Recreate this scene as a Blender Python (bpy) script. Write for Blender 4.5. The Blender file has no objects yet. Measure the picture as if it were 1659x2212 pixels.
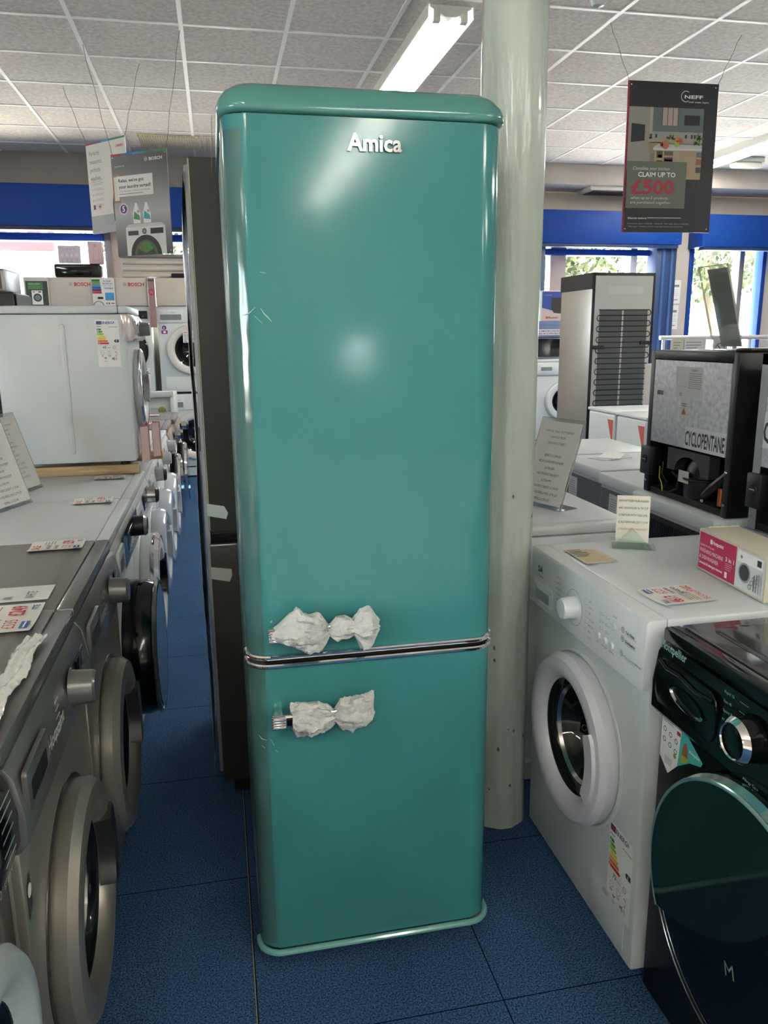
import bpy, bmesh, math, random
from mathutils import Matrix, Vector
PI = math.pi
sc = bpy.context.scene
COL = sc.collection
random.seed(7)

# ---------------------------------------------------------------- camera
H = 1.415
F_PX = 1700.0
yaw = math.atan2(362, math.hypot(1700, 383)); pitch = math.atan(384/1700); roll = 0.0095
fw = Vector((math.sin(yaw)*math.cos(pitch), math.cos(yaw)*math.cos(pitch), -math.sin(pitch)))
rt = Vector((math.cos(yaw), -math.sin(yaw), 0)); up = rt.cross(fw)
r2 = rt*math.cos(roll)-up*math.sin(roll); u2 = up*math.cos(roll)+rt*math.sin(roll)
cam_d = bpy.data.cameras.new('camera'); cam = bpy.data.objects.new('camera', cam_d); COL.objects.link(cam)
cam_d.sensor_fit = 'VERTICAL'; cam_d.sensor_height = 24; cam_d.lens = F_PX/2212*24
cam_d.clip_start = 0.05; cam_d.clip_end = 200
cam.matrix_world = Matrix(((r2.x, u2.x, -fw.x, 0), (r2.y, u2.y, -fw.y, 0), (r2.z, u2.z, -fw.z, H), (0, 0, 0, 1)))
sc.camera = cam
# ---------------------------------------------------------------- light and exposure
sc.view_settings.view_transform = 'Standard'; sc.view_settings.look = 'None'
sc.view_settings.gamma = 1; sc.view_settings.use_curve_mapping = False
sc.view_settings.exposure = 3.18
TUBE_STRENGTH = 7.5
w = bpy.data.worlds.new('sky'); sc.world = w; w.use_nodes = True
wn = w.node_tree.nodes; wn.clear()
wo = wn.new('ShaderNodeOutputWorld'); wb = wn.new('ShaderNodeBackground')
wb.inputs[0].default_value = (0.86, 0.93, 1.0, 1); wb.inputs[1].default_value = 3.0
w.node_tree.links.new(wb.outputs[0], wo.inputs[0])
sun_d = bpy.data.lights.new('sun', 'SUN'); sun = bpy.data.objects.new('sun', sun_d); COL.objects.link(sun)
sun_d.energy = 20.0; sun_d.angle = 0.01; sun_d.color = (1.0, 0.93, 0.82)
sun.rotation_euler = (math.radians(-23), math.radians(10), 0)

# light portals in the window openings (they only guide sampling of the sky)
for (x0, x1, z0, z1, y, a) in ((-3.3, -1.0, .7, 2.4, 8.75, -PI/2), (3.5, 5.0, .4, 2.3, 8.75, -PI/2), (5.4, 6.3, .1, 2.3, 8.75, -PI/2)):
    pd = bpy.data.lights.new('window_portal', 'AREA'); pd.shape = 'RECTANGLE'; pd.size = x1-x0; pd.size_y = z1-z0; pd.cycles.is_portal = True
    po = bpy.data.objects.new('window_portal', pd); COL.objects.link(po); po.location = ((x0+x1)/2, y, (z0+z1)/2); po.rotation_euler = (a, 0, 0)
pd = bpy.data.lights.new('window_portal', 'AREA'); pd.shape = 'RECTANGLE'; pd.size = 2.0; pd.size_y = 1.5; pd.cycles.is_portal = True
po = bpy.data.objects.new('window_portal', pd); COL.objects.link(po); po.location = (-5.1, -1.85, 1.4); po.rotation_euler = (PI/2, 0, -PI/2)
# ---------------------------------------------------------------- materials
def lin(c):
    c = c/255.0
    return c/12.92 if c <= 0.04045 else ((c+0.055)/1.055)**2.4
def rgb(r, g, b): return (lin(r), lin(g), lin(b), 1)
MATS = {}
def mat(name, col, rough=0.5, metal=0.0, coat=0.0, spec=0.5, bump=None, noise=None, emit=None, trans=None, alpha=None, ior=None, aniso=None):
    if name in MATS: return MATS[name]
    m = bpy.data.materials.new(name); m.use_nodes = True; MATS[name] = m
    nt = m.node_tree; b = nt.nodes['Principled BSDF']
    b.inputs['Base Color'].default_value = rgb(*col)
    b.inputs['Roughness'].default_value = rough; b.inputs['Metallic'].default_value = metal
    b.inputs['Coat Weight'].default_value = coat; b.inputs['Coat Roughness'].default_value = 0.05
    b.inputs['Specular IOR Level'].default_value = spec
    if trans is not None: b.inputs['Transmission Weight'].default_value = trans
    if ior: b.inputs['IOR'].default_value = ior
    if alpha is not None: b.inputs['Alpha'].default_value = alpha
    if emit: b.inputs['Emission Color'].default_value = rgb(*col); b.inputs['Emission Strength'].default_value = emit
    tc = None
    if noise:      # (scale, amount, detail, axis-scale)
        tc = nt.nodes.new('ShaderNodeTexCoord'); mp = nt.nodes.new('ShaderNodeMapping')
        if len(noise) > 3: mp.inputs['Scale'].default_value = noise[3]
        n = nt.nodes.new('ShaderNodeTexNoise'); n.inputs['Scale'].default_value = noise[0]; n.inputs['Detail'].default_value = noise[2]
        mx = nt.nodes.new('ShaderNodeMix'); mx.data_type = 'RGBA'
        a = noise[1]
        mx.inputs[6].default_value = rgb(*[max(0, min(255, c*(1-a))) for c in col]); mx.inputs[7].default_value = rgb(*[max(0, min(255, c*(1+a))) for c in col])
        rp = nt.nodes.new('ShaderNodeMapRange'); rp.inputs[1].default_value = .3; rp.inputs[2].default_value = .7
        L = nt.links.new
        L(tc.outputs['Object'], mp.inputs[0]); L(mp.outputs[0], n.inputs[0]); L(n.outputs['Fac'], rp.inputs[0]); L(rp.outputs[0], mx.inputs[0]); L(mx.outputs[2], b.inputs['Base Color'])
    if bump:       # (scale, strength, distance, axis-scale)
        tc = nt.nodes.new('ShaderNodeTexCoord'); mp = nt.nodes.new('ShaderNodeMapping')
        if len(bump) > 3: mp.inputs['Scale'].default_value = bump[3]
        n = nt.nodes.new('ShaderNodeTexNoise'); n.inputs['Scale'].default_value = bump[0]; n.inputs['Detail'].default_value = 4
        bp = nt.nodes.new('ShaderNodeBump'); bp.inputs['Strength'].default_value = bump[1]; bp.inputs['Distance'].default_value = bump[2]
        L = nt.links.new
        L(tc.outputs['Object'], mp.inputs[0]); L(mp.outputs[0], n.inputs[0]); L(n.outputs['Fac'], bp.inputs['Height']); L(bp.outputs[0], b.inputs['Normal'])
    return m
def thin(name, col, amount=0.9, rough=0.02, refl=0.12):
    """clear thin sheet: mostly transparent with a little reflection"""
    if name in MATS: return MATS[name]
    m = bpy.data.materials.new(name); m.use_nodes = True; MATS[name] = m
    nt = m.node_tree; nt.nodes.clear()
    o = nt.nodes.new('ShaderNodeOutputMaterial'); t = nt.nodes.new('ShaderNodeBsdfTransparent'); g = nt.nodes.new('ShaderNodeBsdfGlossy')
    d = nt.nodes.new('ShaderNodeBsdfDiffuse'); lw = nt.nodes.new('ShaderNodeLayerWeight'); lw.inputs['Blend'].default_value = .5
    fr = nt.nodes.new('ShaderNodeMath'); fr.operation = 'POWER'; fr.inputs[1].default_value = 4; nt.links.new(lw.outputs['Facing'], fr.inputs[0])
    ad = nt.nodes.new('ShaderNodeMath'); ad.operation = 'MULTIPLY_ADD'; ad.inputs[1].default_value = .6; ad.inputs[2].default_value = .04+refl*0.3
    m1 = nt.nodes.new('ShaderNodeMixShader'); m2 = nt.nodes.new('ShaderNodeMixShader')
    t.inputs[0].default_value = rgb(*col); d.inputs[0].default_value = rgb(*col); g.inputs['Roughness'].default_value = rough
    m1.inputs[0].default_value = 1-amount
    L = nt.links.new
    L(t.outputs[0], m1.inputs[1]); L(d.outputs[0], m1.inputs[2]); L(fr.outputs[0], ad.inputs[0]); L(ad.outputs[0], m2.inputs[0])
    L(m1.outputs[0], m2.inputs[1]); L(g.outputs[0], m2.inputs[2]); L(m2.outputs[0], o.inputs[0])
    return m
def P(r, g, b, rough=0.55):     # print ink
    return mat('ink_%d_%d_%d_%d' % (r, g, b, int(rough*100)), (r, g, b), rough)

WHITE = mat('white_enamel', (202, 210, 210), 0.32, coat=0.12)
WHITE_TOP = mat('white_worktop', (200, 206, 208), 0.35, bump=(900, .15, .001))
WHITE_PL = mat('white_plastic', (206, 211, 212), 0.3)
OFFWHITE = mat('offwhite_board', (196, 188, 178), 0.6)
GRAPH = mat('graphite_panel_paint', (116, 117, 114), 0.28, metal=0.5, coat=0.3)
GRAPH_BODY = mat('graphite_body_paint', (150, 146, 136), 0.33, metal=0.6)
GRAPH_TOP = mat('graphite_worktop', (126, 122, 118), 0.38, metal=0.15, bump=(700, .1, .001))
GRAPH_DK = mat('dark_graphite', (66, 66, 64), 0.3, metal=0.6)
BLACK = mat('black_gloss', (8, 11, 12), 0.12, coat=0.1, spec=.4)
BLACK_ST = mat('black_satin', (20, 21, 23), 0.35)
BLACK_MT = mat('black_matt', (16, 17, 18), 0.7)
RUBBER = mat('grey_rubber', (58, 60, 62), 0.6)
CHROME = mat('chrome', (225, 226, 226), 0.06, metal=1.0)
CHROME_ST = mat('satin_chrome', (190, 192, 190), 0.2, metal=1.0)
STEEL = mat('stainless_steel', (206, 204, 198), 0.38, metal=1.0, bump=(3, .25, .02, (1, 1, 3)))
GALV = mat('galvanised_sheet', (182, 186, 192), 0.42, metal=0.2, noise=(60, .1, 4), bump=(220, .2, .001))
DOORGLASS = mat('dark_door_glass', (14, 17, 18), 0.04, coat=1.0)
BOWL = None
DRUM = mat('drum_steel', (120, 122, 122), 0.25, metal=1.0)
TEAL = mat('teal_enamel', (63, 131, 133), 0.11, spec=.4, bump=(1.6, .1, .02))
TEAL_LID = mat('teal_lid_plastic', (76, 136, 131), 0.13, coat=0.15)
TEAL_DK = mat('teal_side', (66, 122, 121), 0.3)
ACRY = thin('clear_acrylic', (235, 240, 238), 0.93)
ACRY_EDGE = thin('acrylic_edge', (236, 232, 226), 0.5)
GLASS_G = thin('green_edged_glass', (238, 248, 243), 0.97)
PANE = thin('window_glass', (247, 250, 250), 0.985, refl=0.02)
FILM = thin('clear_film', (225, 230, 228), 0.95, rough=0.1, refl=0.05)
WRAP = mat('bubble_wrap', (196, 196, 194), 0.35, metal=0.15, bump=(70, .9, .01), noise=(26, .22, 3))
PAPER = mat('white_paper', (224, 224, 220), 0.75)
TISSUE = mat('foam_tissue', (194, 197, 194), 0.55, bump=(55, .9, .012))
WOOD = mat('pine_timber', (186, 160, 118), 0.6, noise=(6, .12, 5, (1, 1, 14)))
BLUE = mat('blue_painted_metal', (14, 62, 142), 0.55, spec=.25)
BLUE_DK = mat('blue_dark_frame', (34, 62, 104), 0.45)
WALLP = mat('wall_paint', (188, 178, 168), 0.8, noise=(3, .03, 3))
GREYFRAME = mat('grey_window_frame', (118, 118, 120), 0.5)
TBAR = mat('ceiling_tbar', (250, 246, 240), 0.5)
TUBE = mat('lit_tube', (255, 252, 244), 0.4, emit=TUBE_STRENGTH)
BATTEN = mat('batten_white', (222, 222, 216), 0.4)
GREY_FR = mat('grey_fridge_door', (54, 54, 50), 0.5, metal=0.05, spec=.3)
GREY_SIDE = mat('grey_side_panel', (150, 152, 154), 0.45, metal=0.1)

# ---------------------------------------------------------------- mesh builder
TEXT = {}
def text_geo(s, bold=False, italic=False):
    k = (s, bold, italic)
    if k not in TEXT:
        c = bpy.data.curves.new('t', 'FONT'); c.body = s; c.size = 1; c.resolution_u = 2
        c.offset = 0.022 if bold else 0.0; c.shear = 0.28 if italic else 0
        o = bpy.data.objects.new('t', c); COL.objects.link(o)
        dg = bpy.context.evaluated_depsgraph_get()
        me = bpy.data.meshes.new_from_object(o.evaluated_get(dg))
        vs = [tuple(v.co) for v in me.vertices]; fs = [tuple(p.vertices) for p in me.polygons]
        bpy.data.objects.remove(o); bpy.data.curves.remove(c); bpy.data.meshes.remove(me)
        if vs:
            x0 = min(v[0] for v in vs); x1 = max(v[0] for v in vs)
            vs = [(v[0]-x0, v[1], 0) for v in vs]
        else: x1 = x0 = 0
        TEXT[k] = (vs, fs, x1-x0)
    return TEXT[k]

def FR(x, y, z):      # front frame: local x -> X, local y -> Z, local z (towards viewer) -> -Y
    return Matrix(((1, 0, 0, x), (0, 0, -1, y), (0, 1, 0, z), (0, 0, 0, 1)))
def TOPF(x, y, z, a=0):     # lying flat, u = X rotated by a
    return Matrix.Translation((x, y, z)) @ Matrix.Rotation(a, 4, 'Z')
def frame(o, u, v):
    u = Vector(u).normalized(); v = Vector(v); n = u.cross(v).normalized(); v = n.cross(u)
    return Matrix(((u.x, v.x, n.x, o[0]), (u.y, v.y, n.y, o[1]), (u.z, v.z, n.z, o[2]), (0, 0, 0, 1)))

class MB:
    def __init__(s): s.v = []; s.f = []; s.mi = []; s.mats = []
    def m(s, mt):
        if mt not in s.mats: s.mats.append(mt)
        return s.mats.index(mt)
    def add(s, vs, fs, mt, M=None):
        o = len(s.v)
        s.v += [tuple(M @ Vector(v)) for v in vs] if M is not None else [tuple(v) for v in vs]
        i = s.m(mt)
        for f in fs: s.f.append(tuple(o+k for k in f)); s.mi.append(i)
        return s
    def bm(s, bm, mt, M=None):
        bm.verts.index_update()
        s.add([v.co[:] for v in bm.verts], [[v.index for v in f.verts] for f in bm.faces], mt, M); bm.free(); return s
    def box(s, x0, x1, y0, y1, z0, z1, mt, bev=0, seg=2, M=None):
        bm = bmesh.new(); bmesh.ops.create_cube(bm, size=1)
        for v in bm.verts:
            v.co = Vector(((x0+x1)/2+v.co.x*(x1-x0), (y0+y1)/2+v.co.y*(y1-y0), (z0+z1)/2+v.co.z*(z1-z0)))
        if bev: bmesh.ops.bevel(bm, geom=bm.edges[:], offset=bev, segments=seg, profile=.5, affect='EDGES')
        return s.bm(bm, mt, M)
    def prism(s, pts, z0, z1, mt, M=None, bev=0, seg=2, top_only=False):
        bm = bmesh.new(); a = [bm.verts.new((p[0], p[1], z0)) for p in pts]; b = [bm.verts.new((p[0], p[1], z1)) for p in pts]
        n = len(pts); bm.faces.new(a[::-1]); tf = bm.faces.new(b)
        for i in range(n): bm.faces.new((a[i], a[(i+1) % n], b[(i+1) % n], b[i]))
        if bev:
            e = [e for e in bm.edges if all(abs(v.co.z-z1) < 1e-7 for v in e.verts)]
            if not top_only: e += [e2 for e2 in bm.edges if all(abs(v.co.z-z0) < 1e-7 for v in e2.verts)]
            bmesh.ops.bevel(bm, geom=e, offset=bev, segments=seg, profile=.5, affect='EDGES')
        bmesh.ops.recalc_face_normals(bm, faces=bm.faces[:])
        return s.bm(bm, mt, M)
    def lathe(s, prof, mt, M=None, n=48, a0=0, a1=2*PI, closed=None):
        full = abs(a1-a0-2*PI) < 1e-6; k = len(prof); vs = []; fs = []
        m = n if full else n+1
        for i in range(m):
            a = a0+(a1-a0)*i/n
            for r, h in prof: vs.append((r*math.cos(a), r*math.sin(a), h))
        for i in range(n):
            j = (i+1) % m
            for q in range(k-1): fs.append((i*k+q, j*k+q, j*k+q+1, i*k+q+1))
        return s.add(vs, fs, mt, M)
    def tube(s, pts, r, mt, n=8, M=None, cap=True):
        pts = [Vector(p) for p in pts]; vs = []; fs = []; prev = None
        for i, p in enumerate(pts):
            d = (pts[min(i+1, len(pts)-1)]-pts[max(i-1, 0)]).normalized()
            ref = prev if prev is not None else (Vector((0, 0, 1)) if abs(d.z) < .9 else Vector((1, 0, 0)))
            a = (ref-d*ref.dot(d)).normalized(); b = d.cross(a); prev = a
            rr = r[i] if isinstance(r, (list, tuple)) else r
            for k in range(n):
                t = 2*PI*k/n; vs.append(tuple(p+a*math.cos(t)*rr+b*math.sin(t)*rr))
        for i in range(len(pts)-1):
            for k in range(n): fs.append((i*n+k, i*n+(k+1) % n, (i+1)*n+(k+1) % n, (i+1)*n+k))
        if cap: fs.append(tuple(range(n-1, -1, -1))); fs.append(tuple((len(pts)-1)*n+k for k in range(n)))
        return s.add(vs, fs, mt, M)
    # 2D print helpers in frame M: (u, v) on the plane, layer lifts it a hair
    def rect(s, u0, u1, v0, v1, mt, M, l=1):
        h = l*0.0004
        return s.add([(u0, v0, h), (u1, v0, h), (u1, v1, h), (u0, v1, h)], [(0, 1, 2, 3)], mt, M)
    def poly(s, pts, mt, M, l=1):
        return s.add([(p[0], p[1], l*0.0004) for p in pts], [tuple(range(len(pts)))], mt, M)
    def disc(s, u, v, r, mt, M, l=1, n=24, ri=0, a0=0, a1=2*PI):
        h = l*0.0004
        if ri:
            vs = []; fs = []
            for i in range(n+1):
                a = a0+(a1-a0)*i/n
                vs += [(u+ri*math.cos(a), v+ri*math.sin(a), h), (u+r*math.cos(a), v+r*math.sin(a), h)]
            fs = [(2*i, 2*i+1, 2*i+3, 2*i+2) for i in range(n)]
            return s.add(vs, fs, mt, M)
        return s.add([(u+r*math.cos(2*PI*i/n), v+r*math.sin(2*PI*i/n), h) for i in range(n)], [tuple(range(n))], mt, M)
    def text(s, t, u, v, size, mt, M, l=2, width=None, al='L', bold=False, italic=False):
        vs, fs, wd = text_geo(t, bold, italic)
        if not vs: return s
        sx = width/wd if width else size; sy = size
        tw = wd*sx; off = {'L': 0, 'C': -tw/2, 'R': -tw}[al]; h = l*0.0004
        return s.add([(u+off+a[0]*sx, v+a[1]*sy, h) for a in vs], fs, mt, M)
    def lines(s, u0, u1, v0, v1, n, mt, M, l=2, jit=.3, th=.35):
        dv = (v1-v0)/n
        for i in range(n):
            s.rect(u0, u1-(u1-u0)*random.random()*jit, v0+dv*i+dv*(.5-th/2), v0+dv*i+dv*(.5+th/2), mt, M, l)
        return s
    def scribble(s, u0, u1, v0, v1, mt, M, l=3, n=9, th=.0016):
        px = u0; pts = []
        for i in range(n*2+1):
            pts.append((u0+(u1-u0)*i/(n*2)+random.uniform(-.25, .25)*(u1-u0)/n, v0 if i % 2 else v1-random.random()*(v1-v0)*.5))
        for a, b in zip(pts, pts[1:]):
            d = Vector((b[0]-a[0], b[1]-a[1])); q = Vector((-d.y, d.x)).normalized()*th/2
            s.add([(a[0]-q.x, a[1]-q.y, l*.0004), (b[0]-q.x, b[1]-q.y, l*.0004), (b[0]+q.x, b[1]+q.y, l*.0004), (a[0]+q.x, a[1]+q.y, l*.0004)], [(0, 1, 2, 3)], mt, M)
        return s
    def obj(s, name, parent=None, loc=None, ang=35):
        me = bpy.data.meshes.new(name); me.from_pydata(s.v, [], s.f); me.update()
        for mt in s.mats: me.materials.append(mt)
        me.polygons.foreach_set('material_index', s.mi); me.polygons.foreach_set('use_smooth', [True]*len(s.f))
        me.set_sharp_from_angle(angle=math.radians(ang))
        o = bpy.data.objects.new(name, me); COL.objects.link(o)
        if parent: o.parent = parent
        if loc: o.location = loc
        return o
def carve(x0, x1, y0, y1, z0, z1, bev, cx, cz, r, depth, mt, g):
    """bevelled box with a round recess cut into its front (-Y) face, added to g"""
    a = MB(); a.box(x0, x1, y0, y1, z0, z1, mt, bev); oa = a.obj('tmp')
    c = MB(); c.lathe([(0, .05), (r, .05), (r, -depth), (0, -depth)], mt, FR(cx, 0, cz), 64); oc = c.obj('tmp')
    bmw = bmesh.new(); bmw.from_mesh(oc.data); bmesh.ops.remove_doubles(bmw, verts=bmw.verts[:], dist=1e-6); bmesh.ops.recalc_face_normals(bmw, faces=bmw.faces[:]); bmw.to_mesh(oc.data); bmw.free()
    md = oa.modifiers.new('b', 'BOOLEAN'); md.operation = 'DIFFERENCE'; md.object = oc; md.solver = 'EXACT'
    bpy.context.view_layer.update(); dg = bpy.context.evaluated_depsgraph_get(); me = bpy.data.meshes.new_from_object(oa.evaluated_get(dg))
    g.add([tuple(v.co) for v in me.vertices], [tuple(p.vertices) for p in me.polygons], mt)
    for o in (oa, oc): d = o.data; bpy.data.objects.remove(o); bpy.data.meshes.remove(d)
    bpy.data.meshes.remove(me); return g
BOWL = thin('smoked_door_glass', (112, 120, 120), .97, refl=.06)
def rrect(x0, x1, y0, y1, r, n=5):
    pts = []
    for cx, cy, a in ((x1-r, y1-r, 0), (x0+r, y1-r, 90), (x0+r, y0+r, 180), (x1-r, y0+r, 270)):
        for i in range(n+1):
            t = math.radians(a+90*i/n); pts.append((cx+r*math.cos(t), cy+r*math.sin(t)))
    return pts
def thing(name, label, cat, loc=(0, 0, 0), rotz=0, group=None):
    o = bpy.data.objects.new(name, None); COL.objects.link(o); o.empty_display_size = .1
    o.location = loc; o.rotation_euler = (0, 0, rotz); o['label'] = label; o['category'] = cat
    if group: o['group'] = group
    return o
def tag(o, label, cat, group=None, kind=None):
    o['label'] = label; o['category'] = cat
    if group: o['group'] = group
    if kind: o['kind'] = kind
    return o
def struct(o):
    o['kind'] = 'structure'; return o
def dup(root, loc, rotz, label, group=None):
    r = root.copy(); COL.objects.link(r); r.location = loc; r.rotation_euler = (0, 0, rotz); r['label'] = label
    if group: r['group'] = group
    for ch in list(root.children):
        c = ch.copy(); COL.objects.link(c); c.parent = r
        for g in list(ch.children):
            d = g.copy(); COL.objects.link(d); d.parent = c
    return r
INK = P(40, 42, 46); RED = P(190, 30, 50); BLU = P(40, 90, 170); GREYI = P(130, 130, 130); WH = P(232, 232, 230)
# ================================================================ THE ROOM
CZ = 3.1
# carpet tiles
cm = bpy.data.materials.new('blue_carpet_tiles'); cm.use_nodes = True
nt = cm.node_tree; b = nt.nodes['Principled BSDF']; b.inputs['Roughness'].default_value = 0.95; b.inputs['Specular IOR Level'].default_value = .1
L = nt.links.new
tc = nt.nodes.new('ShaderNodeTexCoord')
n1 = nt.nodes.new('ShaderNodeTexNoise'); n1.inputs['Scale'].default_value = 260; n1.inputs['Detail'].default_value = 5; L(tc.outputs['Object'], n1.inputs[0])
n2 = nt.nodes.new('ShaderNodeTexNoise'); n2.inputs['Scale'].default_value = 2.5; n2.inputs['Detail'].default_value = 4; L(tc.outputs['Object'], n2.inputs[0])
mr = nt.nodes.new('ShaderNodeMapRange'); mr.inputs[1].default_value = .36; mr.inputs[2].default_value = .68; L(n1.outputs[0], mr.inputs[0])
mx = nt.nodes.new('ShaderNodeMix'); mx.data_type = 'RGBA'; mx.inputs[6].default_value = rgb(22, 50, 86); mx.inputs[7].default_value = rgb(84, 122, 164); L(mr.outputs[0], mx.inputs[0])
mx2 = nt.nodes.new('ShaderNodeMix'); mx2.data_type = 'RGBA'; mx2.blend_type = 'MULTIPLY'; mx2.inputs[0].default_value = .5
mr2 = nt.nodes.new('ShaderNodeMapRange'); mr2.inputs[1].default_value = .3; mr2.inputs[2].default_value = .7; mr2.inputs[3].default_value = .75; mr2.inputs[4].default_value = 1.15
L(n2.outputs[0], mr2.inputs[0]); L(mx.outputs[2], mx2.inputs[6]); L(mr2.outputs[0], mx2.inputs[7])
sx = nt.nodes.new('ShaderNodeSeparateXYZ'); L(tc.outputs['Object'], sx.inputs[0])
def seam(out, off, tn):
    a = nt.nodes.new('ShaderNodeMath'); a.operation = 'ADD'; a.inputs[1].default_value = off+50*.525; L(out, a.inputs[0])
    m = nt.nodes.new('ShaderNodeMath'); m.operation = 'MODULO'; m.inputs[1].default_value = .525; L(a.outputs[0], m.inputs[0])
    c = nt.nodes.new('ShaderNodeMath'); c.operation = 'LESS_THAN'; c.inputs[1].default_value = tn; L(m.outputs[0], c.inputs[0]); return c
s1 = seam(sx.outputs[0], -.0105, .003); s2 = seam(sx.outputs[1], -1.353+.525*2, .003)
mm = nt.nodes.new('ShaderNodeMath'); mm.operation = 'MAXIMUM'; L(s1.outputs[0], mm.inputs[0]); L(s2.outputs[0], mm.inputs[1])
mx3 = nt.nodes.new('ShaderNodeMix'); mx3.data_type = 'RGBA'; mx3.inputs[7].default_value = rgb(14, 24, 40); L(mm.outputs[0], mx3.inputs[0]); L(mx2.outputs[2], mx3.inputs[6]); L(mx3.outputs[2], b.inputs['Base Color'])
bp = nt.nodes.new('ShaderNodeBump'); bp.inputs['Strength'].default_value = .6; bp.inputs['Distance'].default_value = .003; L(n1.outputs[0], bp.inputs['Height']); L(bp.outputs[0], b.inputs['Normal'])
g = MB(); g.box(-5, 9, -8.0, 8.55, -.1, 0, cm); fl = struct(g.obj('floor'))
# unseen pale floor added behind the camera to bounce light onto the fridge
g = MB(); g.box(-5, 9, -8, -.8, 0, .003, mat('pale_bounce_floor', (206, 202, 194), .45)); struct(g.obj('floor_bounce'))
# pale backing showing in one long carpet joint
g = MB(); g.box(.0085, .0108, -2, 3.2, 0, .0006, P(150, 130, 108)); g.obj('joint_strip', fl)
# ceiling
ct = mat('ceiling_tile', (220, 209, 198), 0.9, noise=(38, .075, 6), bump=(120, .3, .002))
g = MB(); g.box(-5, 9, -8.0, 8.6, CZ, CZ+.1, ct); ce = struct(g.obj('ceiling'))
g = MB()
for i in range(24):
    x = -.092+.583*(i-9)
    if -5 < x < 9: g.box(x-.012, x+.012, -8.0, 8.5, CZ-.006, CZ+.002, TBAR)
for i in range(32):
    y = 4.97+.605*(i-22)
    if -8.0 < y < 8.5: g.box(-5, 9, y-.012, y+.012, CZ-.005, CZ+.002, TBAR)
g.obj('ceiling_grid', ce)
g = MB()
vm = mat('vent_tile', (232, 218, 192), .7)
for (x0, x1) in ((-.56, -.03), (-.01, .52)):
    g.box(x0, x1, 7.5, 7.98, CZ-.012, CZ, vm)
    n = 26
    for i in range(n):
        x = x0+(x1-x0)*(i+.5)/n; g.box(x-.005, x+.004, 7.51, 7.97, CZ-.02, CZ-.01, mat('vent_slot', (206, 192, 166), .8))
g.obj('slotted_vent_tile', ce)
# walls
WALLF = mat('white_wall_paint', (214, 210, 204), .8)
g = MB()
WY = 8.5
for (x0, x1, z0, z1) in ((-5, 9, 2.62, CZ), (-.95, -.8, 0, 2.62), (.4, 3.42, 0, 2.62), (5.06, 5.36, 0, 2.62), (6.35, 9, 0, 2.62), (-5, -3.4, 0, 2.62),
                         (-3.4, -.95, 0, 1.6), (-.8, .4, 0, 1.6), (3.42, 5.06, 0, .35)):
    g.box(x0, x1, WY, WY+.2, z0, z1, WALLP)
struct(g.obj('wall_back'))
g = MB(); g.box(-5.2, -5, -.8, 8.7, 0, CZ, WALLP); g.box(-5.2, -5, -8.2, -2.9, 0, CZ, WALLP); g.box(-5.2, -5, -2.9, -.8, 0, .8, WALLP); g.box(-5.2, -5, -2.9, -.8, 2.2, CZ, WALLP); struct(g.obj('wall_left'))
g = MB(); g.box(9, 9.2, -8.2, 8.7, 0, CZ, WALLP); struct(g.obj('wall_right'))
g = MB()
for (x0, x1, z0, z1) in ((-5, 1.82, 0, CZ), (1.82, 2.15, 0, 1.024), (1.82, 2.15, 1.288, CZ), (2.15, 9, 0, CZ)):  # small unseen gap added so the sky mirrors on the fridge door
    g.box(x0, x1, -8.2, -8.0, z0, z1, WALLF)
struct(g.obj('wall_front'))
# windows
def window(name, x0, x1, z0, z1, fm, posts=(), transom=None, fw_=.06):
    g = MB(); y0, y1 = WY-.02, WY+.12
    g.box(x0, x0+fw_, y0, y1, z0, z1, fm, .004); g.box(x1-fw_, x1, y0, y1, z0, z1, fm, .004)
    g.box(x0+fw_, x1-fw_, y0, y1, z1-fw_, z1, fm, .004); g.box(x0+fw_, x1-fw_, y0, y1, z0, z0+fw_, fm, .004)
    o = struct(g.obj(name))
    for p in posts:
        g = MB(); g.box(p[0], p[1], y0, y1, z0+fw_, z1-fw_, p[2], .004); g.obj('mullion', o)
    if transom:
        g = MB(); g.box(x0+fw_, x1-fw_, y0-.03, y1, transom[0], transom[1], BLUE, .004); g.obj('transom', o)
    g = MB(); g.box(x0+fw_, x1-fw_, WY+.06, WY+.066, z0+fw_, z1-fw_, PANE); g.obj('pane', o)
    return o
window('window_1', -3.4, -.95, 1.6, 2.62, GREYFRAME, (), (2.325, 2.395))
window('window_2', -.8, .4, 1.6, 2.62, GREYFRAME, (), (2.325, 2.395))
window('window_3', 3.42, 5.06, .35, 2.62, BLUE_DK, ((3.66, 3.84, mat('pinkish_frame', (170, 152, 150), .5)), (4.62, 4.7, mat('pale_frame', (206, 204, 210), .5))), (2.245, 2.31), .07)
dr = window('door_1', 5.36, 6.35, 0, 2.62, BLUE, ((6.0, 6.06, GREYFRAME),), None, .05)
g = MB()
for y in (-2.9, -1.86, -.86): g.box(-5.15, -5.02, y, y+.06, .8, 2.2, GREYFRAME, .004)
g.box(-5.15, -5.02, -2.9, -.8, .8, .86, GREYFRAME, .004); g.box(-5.15, -5.02, -2.9, -.8, 2.14, 2.2, GREYFRAME, .004)
o = struct(g.obj('window_4')); g = MB(); g.box(-5.1, -5.094, -2.85, -.85, .85, 2.15, PANE); g.obj('pane', o)
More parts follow.
